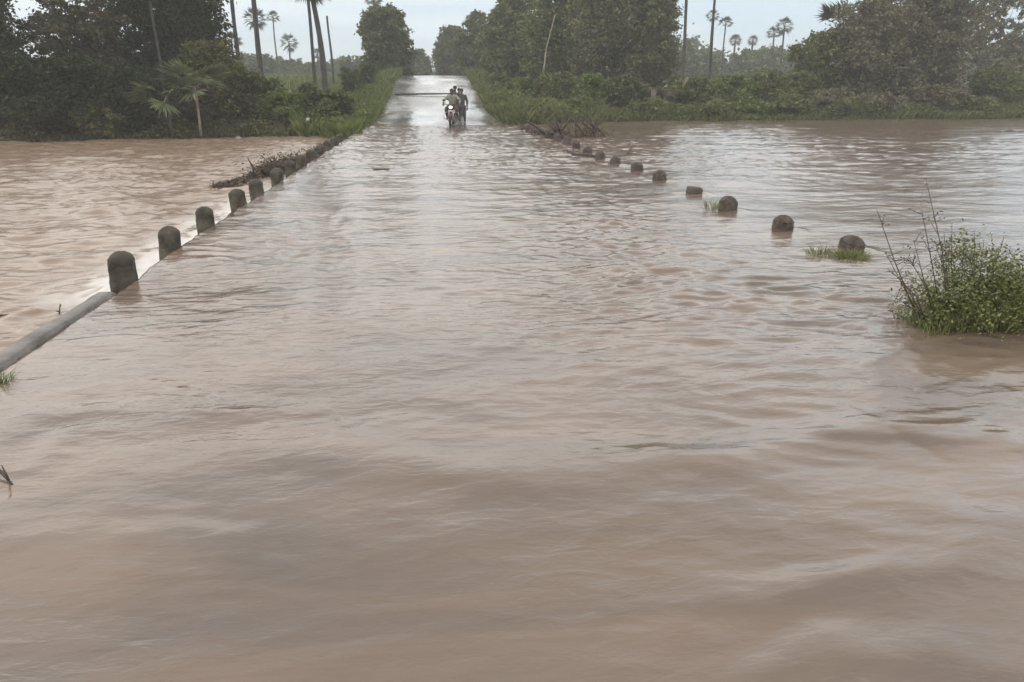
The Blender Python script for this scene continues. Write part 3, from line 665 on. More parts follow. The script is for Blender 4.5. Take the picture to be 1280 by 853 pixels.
palm(341, 22, 100, .95, .12, 'small crowned slim palm right of the biggest full palm', 6, 0, GP)
palm(361, 54, 110, 1.45, .16, 'short palm with spiky crown standing alone over the far wood', 7, 0, GP)
palm(289, 52, 85, 1.3, .16, 'palm half hidden behind the slim trunk and dark trees', 8, 0, GP)
palm(467, -2, 82, 1.1, .13, 'palm crown peeping over the upright roadside tree', 9, 0, GP)
palm(397, 68, 120, 1.1, .16, 'low palm among the far wood between the trunks and dead stump', 10, 0, GP)
palm(428, 76, 125, 1.1, .16, 'low palm on the far wood line right of the dead palm', 20, 0, GP)
dr = palm(409, 20, 62, 1, .12, 'dead headless palm trunk standing like a pole against the sky', 11, -.1, 'tall palm trunks on the left', crown=False)
GQ = 'palmyra palms in the distance on the right'
palm(891, 20, 95, 1.0, .13, 'left palm of the close pair in the right sky', 12, 0, GQ)
palm(907, 30, 90, 1.05, .12, 'right palm of the close pair beside the tall thin trunk', 13, 0, GQ)
palm(919, 51, 110, 1.05, .2, 'low palm just right of the close pair', 14, 0, GQ)
palm(941, 51, 120, .95, .2, 'low palm midway between the pair and the dark cluster', 15, 0, GQ)
palm(968, 42, 90, 1.1, .14, 'left palm of the cluster beside the thicket', 16, 0, GQ)
palm(981, 33, 85, 1.2, .14, 'upper palm of the cluster beside the thicket', 17, 0, GQ)
palm(861, -50, 47, 1.6, .13, 'tall trunk with sprouting twigs at the right end of the roadside trees', 18, -.1, 'tall trunks on the right')
palm(899, -70, 52, 1.6, .12, 'tall thin bare trunk in the open sky of the right bank', 19, -.05, 'tall trunks on the right')
palm(182, -40, 35.2, 1.5, .075, 'thin palm trunk in front of the tallest dark tree', 30, 0, 'tall palm trunks on the left')
# fan palms
def fan_palm(px, py, Yd, L, label, seed, n=12, mt=M_PALM, stem=None, lo=.0, zl=.2):
    q = on(px, py, Yd); b0 = gz(q.x, Yd); rg = np.random.default_rng(seed); root = empty('fan_palm', (q.x, Yd, b0), label, 'fan palm')
    V, Fq = [], []; c = Vector((0, 0, q.z - b0))
    for k in range(n):
        th = lo + k * 2.4; z = rg.uniform(zl - .4, zl + .6); d = Vector((math.cos(th), math.sin(th) * .7, z)).normalized()
        b = c + d * L * .5; s_ = d.cross(Vector((.3, .2, 1))).normalized() * .02; i = len(V); V.extend([c + s_, b + s_, b - s_, c - s_]); Fq.append((i, i + 1, i + 2, i + 3))
        fan(V, Fq, b, d, L * .7, rg, 18, 2.6)
    link('crown', np_mesh('crown', [tuple(v) for v in V], Fq, False, (mt,)), root)
    tb = MB(); tb.tube([(0, 0, -.3), (.02, 0, c.z * .5), (0, 0, c.z)], [.055, .05, .045], 8, .06); tb.build('trunk', M_PALEW if stem else M_PBARK, root)
    return root
fan_palm(243, 108, 30.6, 1.35, 'young fan palm with a pale bare stem and broken pale fronds', 5, 16, M_FROND, True)
fan_palm(208, 120, 30.3, 1.3, 'low fan palm with drooping pale yellow green fronds', 6, 13, M_FROND, None, zl=-.05)
fan_palm(1054, 34, 48.5, 1.9, 'spiky fan palm crown rising above the left side of the thicket', 7, 16, M_PALM, None, zl=.5)

# ------------------------------------------------------------------ poles, stones, sticks
def stick(name, pts, rad, mt, label, cat, k=6, group=None, twigs=0, seed=0):
    random.seed(seed); b = MB(); o0 = Vector(pts[0]); P_ = [Vector(p) - o0 for p in pts]; b.tube(P_, rad, k, .08)
    for j in range(twigs):
        u = random.uniform(.3, .95) * (len(P_) - 1); i = int(u); s_ = P_[i].lerp(P_[min(i + 1, len(P_) - 1)], u - i); l = (P_[-1] - P_[0]).length * random.uniform(.1, .3)
        dv = Vector((random.uniform(-1, 1), random.uniform(-.6, .6), random.uniform(.1, 1))).normalized()
        b.tube([s_, s_ + dv * l * .5, s_ + dv * l + Vector((0, 0, .1 * l))], [.35 * rad[-1] + .004, .006, .002], 4)
    o_ = b.build(name, mt, loc=o0); tag(o_, label, cat, group); return o_
q0, q1, q2 = on(674, 128, 44), on(683, 60, 44.5), on(694, 18, 45)
q0.z = gz(q0.x, q0.y) - .1
stick('bare_pole', [q0, on(680, 85, 44.2), q1, q2], [.05, .045, .035, .02], M_PALEW, 'tall pale bare pole leaning in front of the right roadside trees', 'pole')
b_ = on(600, 48, 58); e_ = on(620, 85, 56)
stick('bare_branch', [on(628, 112, 55), e_, on(611, 68, 57), b_, on(592, 34, 58)], [.055, .045, .035, .025, .012], M_PBARK, 'thin grey dead branch curving over the tree right of the road', 'branch', twigs=4, seed=3)
q0 = on(853, 112, 41.8); q1 = on(860, 97, 41.5)
stick('leaning_stake', [q0, q1], [.07, .06], M_PALEW, 'short pale stake leaning at the foot of the tall right trunk', 'stake')
q0 = on(816, 135, 39.9); q0.z = gz(q0.x, q0.y) - .1; q1 = on(816, 111, 39.9)
sp = MB(); sp.box((0, 0, (q1.z - q0.z) / 2), (.24, .2, q1.z - q0.z)); sp.box((0, 0, q1.z - q0.z + .027), (.30, .26, .05))
tag(sp.build('marker_post', simple('grey_marker', (.14, .12, .10), .85), smooth=False, loc=q0), 'brown square marker post with a small cap among the right bank bushes', 'marker post')
# pole lying over the road
a = at(497, 118); 
yl = 51.0
for yv in np.arange(36, 60, .2):
    pr = H + (ray(500, 118.5).z / ray(500, 118.5).y) * yv
    if float(roadZ(np.array([yv]))) + .07 >= pr: yl = float(yv); break
xa, xb = on(494, 118, yl).x, on(566, 117, yl).x
stick('fallen_pole', [(xa, yl, float(roadZ(np.array([yl]))) + .07), ((xa + xb) / 2, yl - .05, float(roadZ(np.array([yl]))) + .10), (xb, yl + .1, float(roadZ(np.array([yl + .1]))) + .10)], [.05, .05, .04], M_DRIFT, 'thin dark pole lying across the wet road behind the motorcycle', 'pole')
# white marker stone and pale stone on the left bank
def stone(px, py, Yd, sz, mt, label, seed, name='boundary_stone', pointed=False, z0=None):
    rg = np.random.default_rng(seed); q = on(px, py, Yd); z = gz(q.x, Yd) if z0 is None else z0; b = MB(); k, m_ = 12, 7; V = []
    for i in range(m_ + 1):
        u = i / m_
        for j in range(k):
            th = 2 * math.pi * j / k
            rr_ = (1 - .75 * u) if pointed else math.sin(math.pi * (.5 + .5 * u)) ** .6 if u < 1 else .02
            rr_ = max(rr_, .03) * (1 + .12 * float(pn(np.array([th + seed]), np.array([u * 3.1 + seed]), 5)[0]))
            V.append((math.cos(th) * rr_ * sz[0], math.sin(th) * rr_ * sz[1], -.12 + (sz[2] + .12) * u))
    b.add(V, [(i * k + j, i * k + (j + 1) % k, (i + 1) * k + (j + 1) % k, (i + 1) * k + j) for i in range(m_) for j in range(k)])
    return tag(b.build(name, mt, loc=(q.x, Yd, z)), label, 'stone')
M_WHITE = simple('whitewash', (.62, .60, .55), .8, scale=12, var=.15)
q = on(386, 160, 31.6)
stone(386, 160, 31.6, (.24, .14, .62), M_WHITE, 'white painted pointed boundary stone among the left bank bushes', 2, pointed=True)
stone(297, 166, 30.3, (.20, .16, .18), simple('pale_stone', (.34, .30, .27), .8), 'pale low stone at the waterline below the olive bush', 3)
M_ROCK = simple('river_rock', (.07, .055, .045), .5, scale=9, var=.3, bump=.6)
q = at(290, 274); stone(290, 274, q.y, (.11, .10, .09), M_ROCK, 'small dark rock at the foot of the fourth left guard post', 4, 'rock', z0=0)
q = at(201, 338); stone(201, 338, q.y, (.05, .05, .03), M_ROCK, 'wet clump caught on the kerb at the second left guard post', 5, 'rock', z0=.01)
q = at(1262, 165); stone(1262, 165, q.y, (.42, .3, .12), M_ROCK, 'dark floating clump far out on the right side of the river', 6, 'rock', z0=-.02)
# sticks in water
def wz(px, py, dz=0): v = at(px, py, 0); v.z += dz; return v
stick('driftwood_branch', [wz(708, 190, .04), wz(722, 195, .02), wz(735, 196, .04), wz(750, 198, .02)], [.035, .045, .05, .03], M_DRIFT, 'curved dark branch floating against the right guard posts', 'branch')
stick('driftwood_stick', [wz(783, 194, -.02), wz(791, 189, .16)], [.035, .02], M_DRIFT, 'short stick poking out of the water right of the posts', 'stick')
stick('driftwood_stick', [wz(-14, 585, .03), wz(4, 596, .02), wz(16, 606, -.005)], [.009, .008, .004], M_DRIFT, 'thin dark stick floating at the left edge of the foreground', 'stick', twigs=1)
stick('driftwood_stick', [at(317, 226, LW), on(317, 210, at(317, 226, LW).y), on(312, 202, at(317, 226, LW).y - .1), on(309, 196, at(317, 226, LW).y)], [.03, .022, .015, .008], M_DRIFT, 'crooked twig standing upright from the left debris', 'stick', twigs=2, seed=4)
stick('driftwood_stick', [wz(460, 213, .01), wz(475, 214.5, .03), wz(492, 213, .01)], [.02, .03, .015], M_DRIFT, 'thin branch drifting on the causeway beyond the left debris', 'stick')
stick('reed_stem', [at(74, 396, LW), on(75, 380, at(74, 396, LW).y)], [.008, .003], M_DRIFT, 'tiny dark reed stem in the brown river left of the kerb', 'reed', twigs=2, seed=8)
q_ = at(2, 395, LW)
stick('driftwood_stick', [at(-6, 397, LW) + Vector((0, 0, .02)), at(22, 396, LW) + Vector((0, 0, .015))], [.01, .005], M_DRIFT, 'thin straight stick floating in the river at the left edge', 'stick')
# debris piles
def debris(name, spots, label, seed, n=60, L=.8, r=.02, hgt=.25, nleaf=900, zw=0, mt=M_DRIFT, cat='debris pile', arch=0, tw=.15):
    random.seed(seed); rg = np.random.default_rng(seed); c0 = sum((Vector(s) for s in spots), Vector()) / len(spots); c0.z = zw; b = MB(); pts = []
    for j in range(n):
        s_ = Vector(spots[random.randrange(len(spots))]) - c0; s_ += Vector((rg.normal(0, tw), rg.normal(0, tw), 0)); s_.z = random.uniform(-.05, hgt * .6)
        th = random.uniform(0, 6.28); l = L * random.uniform(.3, 1); dv = Vector((math.cos(th) * l, math.sin(th) * l * .6, random.uniform(-.1, hgt)))
        mid = s_ + dv * .5 + Vector((0, 0, random.uniform(0, .35) * l * .5)); rr_ = r * random.uniform(.4, 1.1)
        b.tube([s_ - dv * .3, mid - dv * .2, mid + dv * .3, s_ + dv], [rr_, rr_ * 1.1, rr_ * .8, rr_ * .4], 5)
    root = empty(name, c0, label, cat); b.build('branch_tangle', mt, root)
    for j in range(nleaf):
        s_ = Vector(spots[random.randrange(len(spots))]) - c0; pts.append((s_.x + rg.normal(0, tw * 1.1), s_.y + rg.normal(0, tw), abs(rg.normal(0, hgt * .45))))
    V, Fq = quads_leaf(np.array(pts), .07, rg, up=.6); link('leaf_litter', np_mesh('leaf_litter', V, Fq, False, (M_DRY,)), root)
    return root
lp = lambda a, b, n, z: [Vector(a).lerp(Vector(b), i / (n - 1)) for i in range(n)]
debris('debris_pile', lp(at(280, 234, LW), at(330, 221, LW), 8, LW), 'low raft of reeds and twigs left of the fifth left guard post', 1, 100, .34, .011, .07, 2600, LW, tw=.11)
debris('debris_pile', lp(at(330, 222, LW), at(368, 208, LW), 7, LW), 'tangled brushwood heap behind the sixth and seventh left posts', 2, 130, .42, .013, .30, 3600, LW, tw=.15)
debris('debris_pile', lp(at(372, 211, -.1), at(391, 201, -.1), 6, LW), 'flood debris packed along the left posts just beyond the brushwood heap', 3, 60, .4, .016, .24, 2400, LW, tw=.16)
debris('debris_pile', lp(at(393, 200, -.1), at(409, 190, -.1), 6, LW), 'middle clump of flood debris among the far left posts', 13, 60, .4, .016, .26, 2400, LW, tw=.18)
debris('debris_pile', lp(at(411, 189, -.1), at(428, 179, -.1), 6, LW), 'farthest clump of flood debris where the left posts meet the grass', 14, 60, .4, .016, .26, 2400, LW, tw=.2)
debris('debris_pile', lp(at(690, 174), at(752, 170), 8, 0), 'dark driftwood pile with arching branches behind the right posts', 4, 34, .7, .045, .6, 1500, 0, tw=.25)
debris('debris_pile', lp(at(652, 162), at(700, 175), 8, 0), 'low driftwood strip along the far right posts', 5, 46, .55, .025, .14, 900, 0, tw=.16)
# grass tufts
def tuft(px, py, label, seed, n=220, rad=.15, h=.14, mt=M_SHRUB, wb=.004, z=0.0, sx=1.0):
    q = at(px, py, z); rg = np.random.default_rng(seed); th = rg.uniform(0, 6.28, n); rr_ = rad * rg.random(n) ** .6
    B = np.stack([np.cos(th) * rr_ * sx, np.sin(th) * rr_, np.full(n, -.04)], 1); hh = h * rg.uniform(.35, 1, n); ln = B[:, :2] * .8 + rg.normal(0, .3, (n, 2)) * hh[:, None]
    a = rg.uniform(0, 6.28, n); s_ = np.stack([np.cos(a) * wb, np.sin(a) * wb, 0 * a], 1)
    m1 = B + np.stack([ln[:, 0] * .4, ln[:, 1] * .4, hh * .65], 1); tp = B + np.stack([ln[:, 0], ln[:, 1], hh], 1)
    V = np.stack([B - s_, m1 - s_ * .8, tp, m1 + s_ * .8], 1).reshape(-1, 3)
    o_ = link('grass_tuft', np_mesh('grass_tuft', V, np.arange(n * 4).reshape(n, 4), False, (mt,)), loc=q); return tag(o_, label, 'grass tuft')
tuft(1064, 323, 'bright grass tuft growing at the foot of the nearest right post', 1, 500, .13, .15, sx=1.15)
tuft(1026, 318, 'thin sparse grass tuft just left of the nearest right post', 2, 160, .13, .15)
tuft(893, 262, 'sparse pale grass beside the third right post', 3, 130, .16, .22)
tuft(-6, 478, 'green grass tuft on the kerb at the left edge of the picture', 4, 160, .07, .13, M_BRIGHT)
# foreground shrub, right
def river_shrub():
    q = at(1232, 408, 0); rg = np.random.default_rng(9); random.seed(9); root = empty('river_shrub', (q.x, q.y, 0), 'leafy green shrub half drowned in the flood at the right edge', 'shrub')
    cl = [((-.22, .05, .12), (.22, .2, .18)), ((-.02, .12, .22), (.2, .2, .22)), ((.15, .0, .14), (.25, .2, .17)), ((.36, .05, .14), (.25, .22, .18)), ((.6, .1, .15), (.3, .25, .2)), ((-.38, .18, .08), (.16, .16, .15)),
          ((-.12, .25, .34), (.13, .13, .16)), ((.28, .22, .22), (.16, .14, .18)), ((.85, .1, .16), (.3, .25, .22)), ((0, -.1, .07), (.45, .14, .1))]
    cl = [((c[0] * 1.05, c[1], c[2] * 1.35), (q_[0] * 1.15, q_[1] * 1.1, q_[2] * 1.35)) for c, q_ in cl]
    pts, nb = crown_pts(cl, 23000, rg, 8, .30, .3); pts = pts + .03 * np.stack([pn(pts[:, 0] * 9, pts[:, 2] * 9, 71), pn(pts[:, 1] * 9, pts[:, 2] * 9, 72), pn(pts[:, 0] * 9, pts[:, 1] * 9, 73)], 1); pts = pts[pts[:, 2] > -.02]; V, Fq = quads_leaf(pts, .026, rg, up=.5, asp=.55); link('foliage', np_mesh('foliage', V, Fq, False, (M_SHRUB,)), root)
    b = MB(); ends = []
    gn = 3000; gx = rg.uniform(-.55, 1.1, gn); gy = rg.uniform(-.18, .3, gn); gh = rg.uniform(.08, .44, gn) * np.clip((gx + .75) * 1.2, .3, 1); gl = rg.normal(0, .5, (gn, 2)) * gh[:, None]; B = np.stack([gx, gy, gx * 0 - .03], 1); ga = rg.uniform(0, 6.28, gn); gs = np.stack([np.cos(ga), np.sin(ga), 0 * ga], 1) * .0035
    m1 = B + np.stack([gl[:, 0] * .4, gl[:, 1] * .4, gh * .7], 1); tp = B + np.stack([gl[:, 0], gl[:, 1], gh], 1); link('grass_blades', np_mesh('grass_blades', np.stack([B - gs, m1 - gs, tp, m1 + gs], 1).reshape(-1, 3), np.arange(gn * 4).reshape(gn, 4), False, (M_SHRUB,)), root)['kind'] = 'stuff'
    for (px, py, Yo) in [(1108, 318, .1), (1115, 340, 0), (1142, 300, .2), (1190, 280, .3), (1178, 312, 0), (1212, 318, .1), (1238, 322, 0), (1255, 296, .2), (1270, 312, .2), (1160, 235, .3), (1152, 262, .25), (1096, 262, .35), (1135, 320, .1), (1168, 300, .2), (1205, 305, .2), (1246, 310, .2), (1218, 290, .3), (1128, 350, .1), (1118, 372, 0), (1230, 300, .3), (1262, 330, .1), (1180, 290, .3)]:
        e_ = on(px, py, q.y + Yo) - q; s_ = Vector((e_.x * .45 + random.uniform(-.05, .05), e_.y * .5, -.1)); md = s_.lerp(e_, .55) + Vector((random.uniform(-.04, .04), 0, random.uniform(0, .05)))
        b.tube([s_, md, e_], [.006, .004, .0018], 5)
        for k in range(6):
            st = md.lerp(e_, random.uniform(-.3, .95)); dv = Vector((random.uniform(-1, 1), random.uniform(-1, 1), random.uniform(.1, 1))).normalized() * random.uniform(.04, .14); b.tube([st, st + dv * .5, st + dv], [.003, .0025, .0012], 4); ends.append(st + dv)
    b.build('stem', M_DRIFT, root)
    pp = np.array([e for e in ends for _ in range(7)]) + rg.normal(0, .016, (len(ends) * 7, 3)); V, Fq = quads_leaf(pp, .018, rg); link('twig_leaves', np_mesh('twig_leaves', V, Fq, False, (M_DRY,)), root)
river_shrub()

# ------------------------------------------------------------------ motorcycle
M_RUB = simple('rubber', (.018, .017, .016), .7, var=.2); M_RED = simple('maroon_paint', (.12, .022, .018), .3, var=.2, bump=0); M_BLK = simple('black_plastic', (.03, .028, .026), .45, bump=0)
M_CHR = simple('chrome', (.5, .5, .5), .25, metal=1, bump=0); M_SEAT = simple('seat_vinyl', (.025, .023, .022), .55)
m, t, o = mat('headlight_glow'); em = N(t, 'ShaderNodeEmission'); em.inputs[0].default_value = (1, .93, .82, 1); em.inputs[1].default_value = 4; t.links.new(em.outputs[0], o.inputs[0]); M_HL = m
def torus(b, c, Rr, r, k=28, j=8, ax='x'):
    V = []
    for i in range(k):
        th = 2 * math.pi * i / k
        for q in range(j):
            ph = 2 * math.pi * q / j; rr_ = Rr + r * math.cos(ph); V.append((c[0] + r * math.sin(ph), c[1] + rr_ * math.cos(th), c[2] + rr_ * math.sin(th)))
    b.add(V, [(i * j + q, i * j + (q + 1) % j, ((i + 1) % k) * j + (q + 1) % j, ((i + 1) % k) * j + q) for i in range(k) for q in range(j)])
bp = at(567, 157.5, 0); bikeY = bp.y
bike = empty('motorcycle', (bp.x - .05, bikeY, -.07), 'dark red motorcycle with its headlight on, coming through the shallow flood', 'motorcycle', rz=R(-8))
def part(name, mt, fn, parent=bike):
    b = MB(); fn(b); return b.build(name, mt, parent)
for nm, yc in (('front', -.62), ('rear', .66)):
    wroot = part('wheel', M_CHR, lambda b: (torus(b, (0, yc, .30), .205, .02), b.tube([(-.06, yc, .30), (.06, yc, .30)], .035, 10)))
    part('tyre', M_RUB, lambda b: torus(b, (0, yc, .30), .255, .05), wroot)
    def spk(b):
        for k in range(8): th = k * math.pi / 4; b.tube([(0, yc, .30), (0, yc + .2 * math.cos(th), .30 + .2 * math.sin(th))], .006, 4)
    part('spokes', M_CHR, spk, wroot)
part('fork', M_CHR, lambda b: [b.tube([(s * .085, -.62, .30), (s * .085, -.50, .62), (s * .085, -.40, .92)], .022, 8) for s in (-1, 1)])
part('front_mudguard', M_RED, lambda b: [b.tube([(x, -.62 + .33 * math.cos(a_), .30 + .33 * math.sin(a_)) for a_ in np.linspace(.3, 2.7, 9)], .028, 6) for x in (-.035, 0, .035)])
part('fuel_tank', M_RED, lambda b: b.ball((0, -.12, .84), (.15, .30, .13), 14, 8))
part('side_panel', M_RED, lambda b: [b.ball((s * .12, .18, .66), (.035, .2, .12)) for s in (-1, 1)])
part('engine', M_BLK, lambda b: (b.box((0, -.06, .46), (.24, .36, .28)), b.box((0, -.22, .60), (.16, .16, .2)), b.box((0, .3, .45), (.16, .3, .08))))
part('frame', M_BLK, lambda b: (b.tube([(0, -.40, .88), (0, -.28, .5), (0, -.1, .3), (0, .3, .34), (0, .66, .32)], .025, 7), b.tube([(0, -.38, .86), (0, .1, .72), (0, .75, .76)], .025, 7)))
part('seat', M_SEAT, lambda b: (b.ball((0, .22, .84), (.13, .26, .06)), b.ball((0, .52, .87), (.13, .28, .06))))
part('handlebar', M_BLK, lambda b: (b.tube([(-.36, -.22, 1.04), (-.22, -.30, 1.04), (-.08, -.38, .98), (.08, -.38, .98), (.22, -.30, 1.04), (.36, -.22, 1.04)], .016, 7)))
for s in (-1, 1): part('mirror', M_BLK, lambda b: (b.tube([(s * .24, -.28, 1.05), (s * .30, -.30, 1.18)], .007, 5), b.ball((s * .31, -.30, 1.21), (.06, .015, .04))))
part('headlamp_cowl', M_RED, lambda b: b.ball((0, -.47, .92), (.13, .10, .13), 12, 8))
part('headlight', M_HL, lambda b: b.ball((0, -.545, .91), (.07, .03, .062), 14, 8))
part('leg_guard', M_CHR, lambda b: [b.tube([(s * .05, -.33, .72), (s * .30, -.36, .66), (s * .32, -.33, .42), (s * .05, -.27, .36)], .014, 6) for s in (-1, 1)])
part('exhaust', M_CHR, lambda b: b.tube([(.1, -.24, .5), (.13, -.26, .3), (.15, .0, .26), (.17, .7, .32)], [.018, .02, .03, .045], 8))
part('number_plate', M_WHITE, lambda b: b.box((0, -.60, .74), (.20, .012, .08)))

# ------------------------------------------------------------------ people
M_SKIN = simple('skin', (.16, .085, .055), .5, var=.1, bump=0); M_HAIR = simple('hair', (.012, .010, .009), .5, bump=.4)
M_EYE = simple('eye', (.05, .04, .035), .3, bump=0)
def cloth(n, c): return simple(n, c, .85, scale=14, var=.18, bump=.4, bscale=22, dist=.01)
def skin_obj(name, verts, edges, radii, mt, parent, sub=2):
    me = bpy.data.meshes.new(name); me.from_pydata([tuple(v) for v in verts], edges, []); me.materials.append(mt); o_ = link(name, me, parent)
    s_ = o_.modifiers.new('skin', 'SKIN'); s_.use_smooth_shade = True
    if not me.skin_vertices: 
        bpy.context.view_layer.objects.active = o_
    sv = me.skin_vertices[0].data if me.skin_vertices else None
    if sv:
        for i, r_ in enumerate(radii): sv[i].radius = (r_, r_) if isinstance(r_, (int, float)) else r_
        sv[0].use_root = True
    ss = o_.modifiers.new('sub', 'SUBSURF'); ss.levels = sub; ss.render_levels = sub
    return o_
def person(loc, rz, label, J, shirt, trous, long_sleeve=False):
    root = empty('person', loc, label, 'person', rz=rz)
    J = {k: Vector(v) for k, v in J.items()}; V, E, Rd = [], [], []
    def a_(p, r_, pr=None): V.append(Vector(p)); Rd.append(r_); 
    def add(p, r_, pr): 
        V.append(Vector(p)); Rd.append(r_)
        if pr is not None: E.append((pr, len(V) - 1))
        return len(V) - 1
    pel = add(J['pelvis'], (.13, .10), None); mid = add(J['pelvis'].lerp(J['chest'], .5), (.12, .09), pel); ch = add(J['chest'], (.145, .10), mid)
    up = (J['neck'] - J['chest']).normalized(); nk = add(J['neck'], .052, ch); fw = J['face'].normalized()
    jw = add(J['neck'] + up * .07 + fw * .015, .058, nk); hd = add(J['neck'] + up * .15, (.074, .088), jw); ht = add(J['neck'] + up * .225, .055, hd)
    add(J['neck'] + up * .135 + fw * .098, .012, hd)
    for s in ('l', 'r'):
        sh = add(J['sh_' + s], .055, ch); el = add(J['el_' + s], .040, sh); wr = add(J['wr_' + s], .026, el); hv = (J['wr_' + s] - J['el_' + s]).normalized(); pm = add(J['wr_' + s] + hv * .06, (.036, .016), wr)
        sd_ = hv.cross(Vector((0, 0, 1))); sd_ = sd_.normalized() if sd_.length > .1 else Vector((0, 1, 0)); cu = sd_.cross(hv).normalized()
        for fi, (o1, ln) in enumerate(((-.028, .062), (-.010, .075), (.010, .07), (.027, .055))):
            f1 = add(J['wr_' + s] + hv * (.085 + ln * .45) + sd_ * o1, .008, pm); add(J['wr_' + s] + hv * (.085 + ln * .75) + sd_ * o1 - cu * ln * .5, .007, f1)
        t1 = add(J['wr_' + s] + hv * .05 + sd_ * .045 * (1 if s == 'l' else -1), .010, wr); add(J['wr_' + s] + hv * .085 + sd_ * .055 * (1 if s == 'l' else -1) - cu * .02, .008, t1)
        hp = add(J['hip_' + s], .085, pel); kn = add(J['kn_' + s], .055, hp); an = add(J['an_' + s], .036, kn); add(J['toe_' + s], (.04, .025), an)
    body = skin_obj('body', V, E, Rd, M_SKIN, root)
    # shirt
    V, E, Rd = [], [], []
    pel = add(J['pelvis'] + Vector((0, 0, .02)), (.15, .12), None); mid = add(J['pelvis'].lerp(J['chest'], .5), (.142, .112), pel); ch = add(J['chest'], (.165, .122), mid); add(J['neck'] - up * .02, .07, ch)
    for s in ('l', 'r'):
        sh = add(J['sh_' + s], .072, ch); el = add(J['sh_' + s].lerp(J['el_' + s], .75 if not long_sleeve else 1), .056, sh)
        if long_sleeve: add(J['wr_' + s].lerp(J['el_' + s], .1), .038, el)
    skin_obj('shirt', V, E, Rd, shirt, root)
    V, E, Rd = [], [], []
    pel = add(J['pelvis'] + Vector((0, 0, .03)), (.148, .115), None)
    for s in ('l', 'r'):
        hp = add(J['hip_' + s], .105, pel); kn = add(J['kn_' + s], .072, hp); add(J['an_' + s].lerp(J['kn_' + s], .25), .055, kn)
    skin_obj('trousers', V, E, Rd, trous, root)
    hb = MB(); hc = J['neck'] + up * .175 - fw * .018; hb.ball(hc, (.088, .098, .085), 12, 8); hb.build('hair', M_HAIR, root)
    for s in (-1, 1):
        eb = MB(); sdv = fw.cross(Vector((0, 0, 1))).normalized() * s * .03; eb.ball(J['neck'] + up * .145 + fw * .078 + sdv, .011, 8, 5)
        eb.build('eye', M_EYE, root)
    return root
# rider: seated, hands on the bars, facing the camera (-y)
rid = dict(pelvis=(0, .22, .96), chest=(0, .10, 1.28), neck=(0, .04, 1.46), face=(0, -1, -.05),
           sh_l=(-.19, .09, 1.37), el_l=(-.34, -.06, 1.17), wr_l=(-.33, -.17, 1.07), sh_r=(.19, .09, 1.37), el_r=(.34, -.06, 1.17), wr_r=(.33, -.17, 1.07),
           hip_l=(-.10, .18, .93), kn_l=(-.24, -.20, .82), an_l=(-.20, -.05, .40), toe_l=(-.21, -.20, .36), hip_r=(.10, .18, .93), kn_r=(.24, -.20, .82), an_r=(.20, -.05, .40), toe_r=(.21, -.20, .36))
brz = R(-8)
person(bike.location, brz, 'rider in a pale green shirt holding the bars of the motorcycle', rid, cloth('pale_green_cloth', (.30, .33, .24)), cloth('brown_cloth', (.09, .06, .05)), True)
pil = dict(pelvis=(.02, .56, 1.0), chest=(.06, .50, 1.38), neck=(.08, .46, 1.58), face=(.1, -1, 0),
           sh_l=(-.12, .50, 1.48), el_l=(-.24, .38, 1.25), wr_l=(-.14, .22, 1.20), sh_r=(.26, .50, 1.48), el_r=(.34, .38, 1.25), wr_r=(.2, .22, 1.18),
           hip_l=(-.10, .53, .97), kn_l=(-.26, .22, .86), an_l=(-.22, .40, .46), toe_l=(-.23, .26, .42), hip_r=(.12, .53, .97), kn_r=(.28, .22, .86), an_r=(.22, .40, .46), toe_r=(.23, .26, .42))
person(bike.location, brz, 'taller passenger in dark clothes sitting behind the motorcycle rider', pil, cloth('dark_green_cloth', (.045, .05, .045)), cloth('black_cloth', (.035, .032, .035)), True)
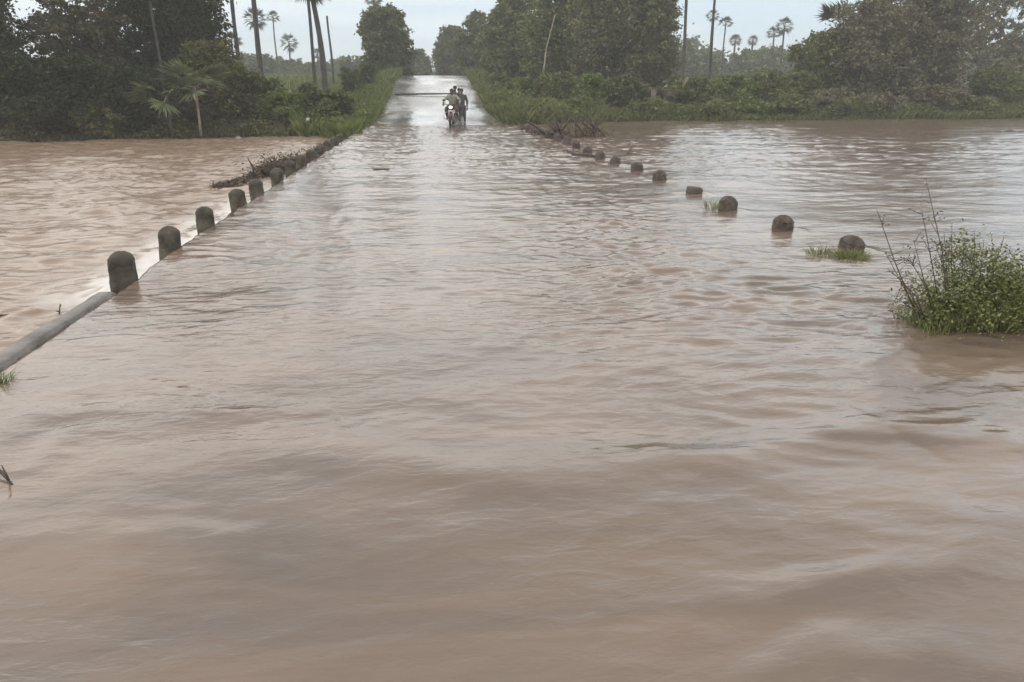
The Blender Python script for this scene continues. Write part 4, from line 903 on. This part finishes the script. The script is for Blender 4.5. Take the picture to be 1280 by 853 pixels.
wk = dict(pelvis=(0, 0, .92), chest=(0, -.04, 1.28), neck=(0, -.06, 1.47), face=(-.2, -1, -.1),
          sh_l=(-.19, -.04, 1.38), el_l=(-.30, -.10, 1.12), wr_l=(-.32, -.30, 1.0), sh_r=(.19, -.04, 1.38), el_r=(.25, .04, 1.10), wr_r=(.24, -.06, .86),
          hip_l=(-.10, 0, .88), kn_l=(-.12, -.14, .50), an_l=(-.12, -.04, .09), toe_l=(-.13, -.20, .04), hip_r=(.10, 0, .88), kn_r=(.12, -.02, .48), an_r=(.12, .14, .10), toe_r=(.13, .0, .04))
wp = at(578, 155.5, 0)
person((wp.x, wp.y + .1, -.12), R(-5), 'person in dark grey clothes wading beside the motorcycle on its right', wk, cloth('grey_cloth', (.07, .075, .085)), cloth('charcoal_cloth', (.05, .05, .06)), True)

wp2 = at(574.5, 153, 0)
wk2 = dict(wk); wk2.update(face=(.1, -1, -.1), kn_l=(-.12, -.02, .48), an_l=(-.12, .12, .10), toe_l=(-.13, -.02, .04), kn_r=(.12, -.14, .50), an_r=(.12, -.04, .09), toe_r=(.13, -.2, .04), wr_l=(-.26, -.2, .9), el_l=(-.27, -.02, 1.12))
person((wp2.x, wp2.y + .2, -.10), R(6), 'person in dark brown clothes walking just behind the motorcycle', wk2, cloth('dark_brown_cloth', (.06, .045, .04)), cloth('faded_cloth', (.07, .06, .055)), True)
for o_ in list(C.objects):
    if o_.get('category') in ('motorcycle',) or (o_.get('category') == 'person' and 'motorcycle' in o_['label'] and ('rider' in o_['label'])): o_.scale = (1.08, 1.08, .98)

# ------------------------------------------------------------------ air
hz = MB(); hz.box((0, 150, 14), (1240, 1100, 36)); 
m, t, o = mat('haze'); pv = N(t, 'ShaderNodeVolumePrincipled'); pv.inputs['Color'].default_value = (.985, .99, 1, 1); pv.inputs['Density'].default_value = .0018; pv.inputs['Anisotropy'].default_value = .0
t.links.new(pv.outputs[0], o.inputs['Volume'])
ho = hz.build('haze', m, smooth=False); tag(ho, kind='stuff', label='thin pale haze in the air over the river', cat='haze')
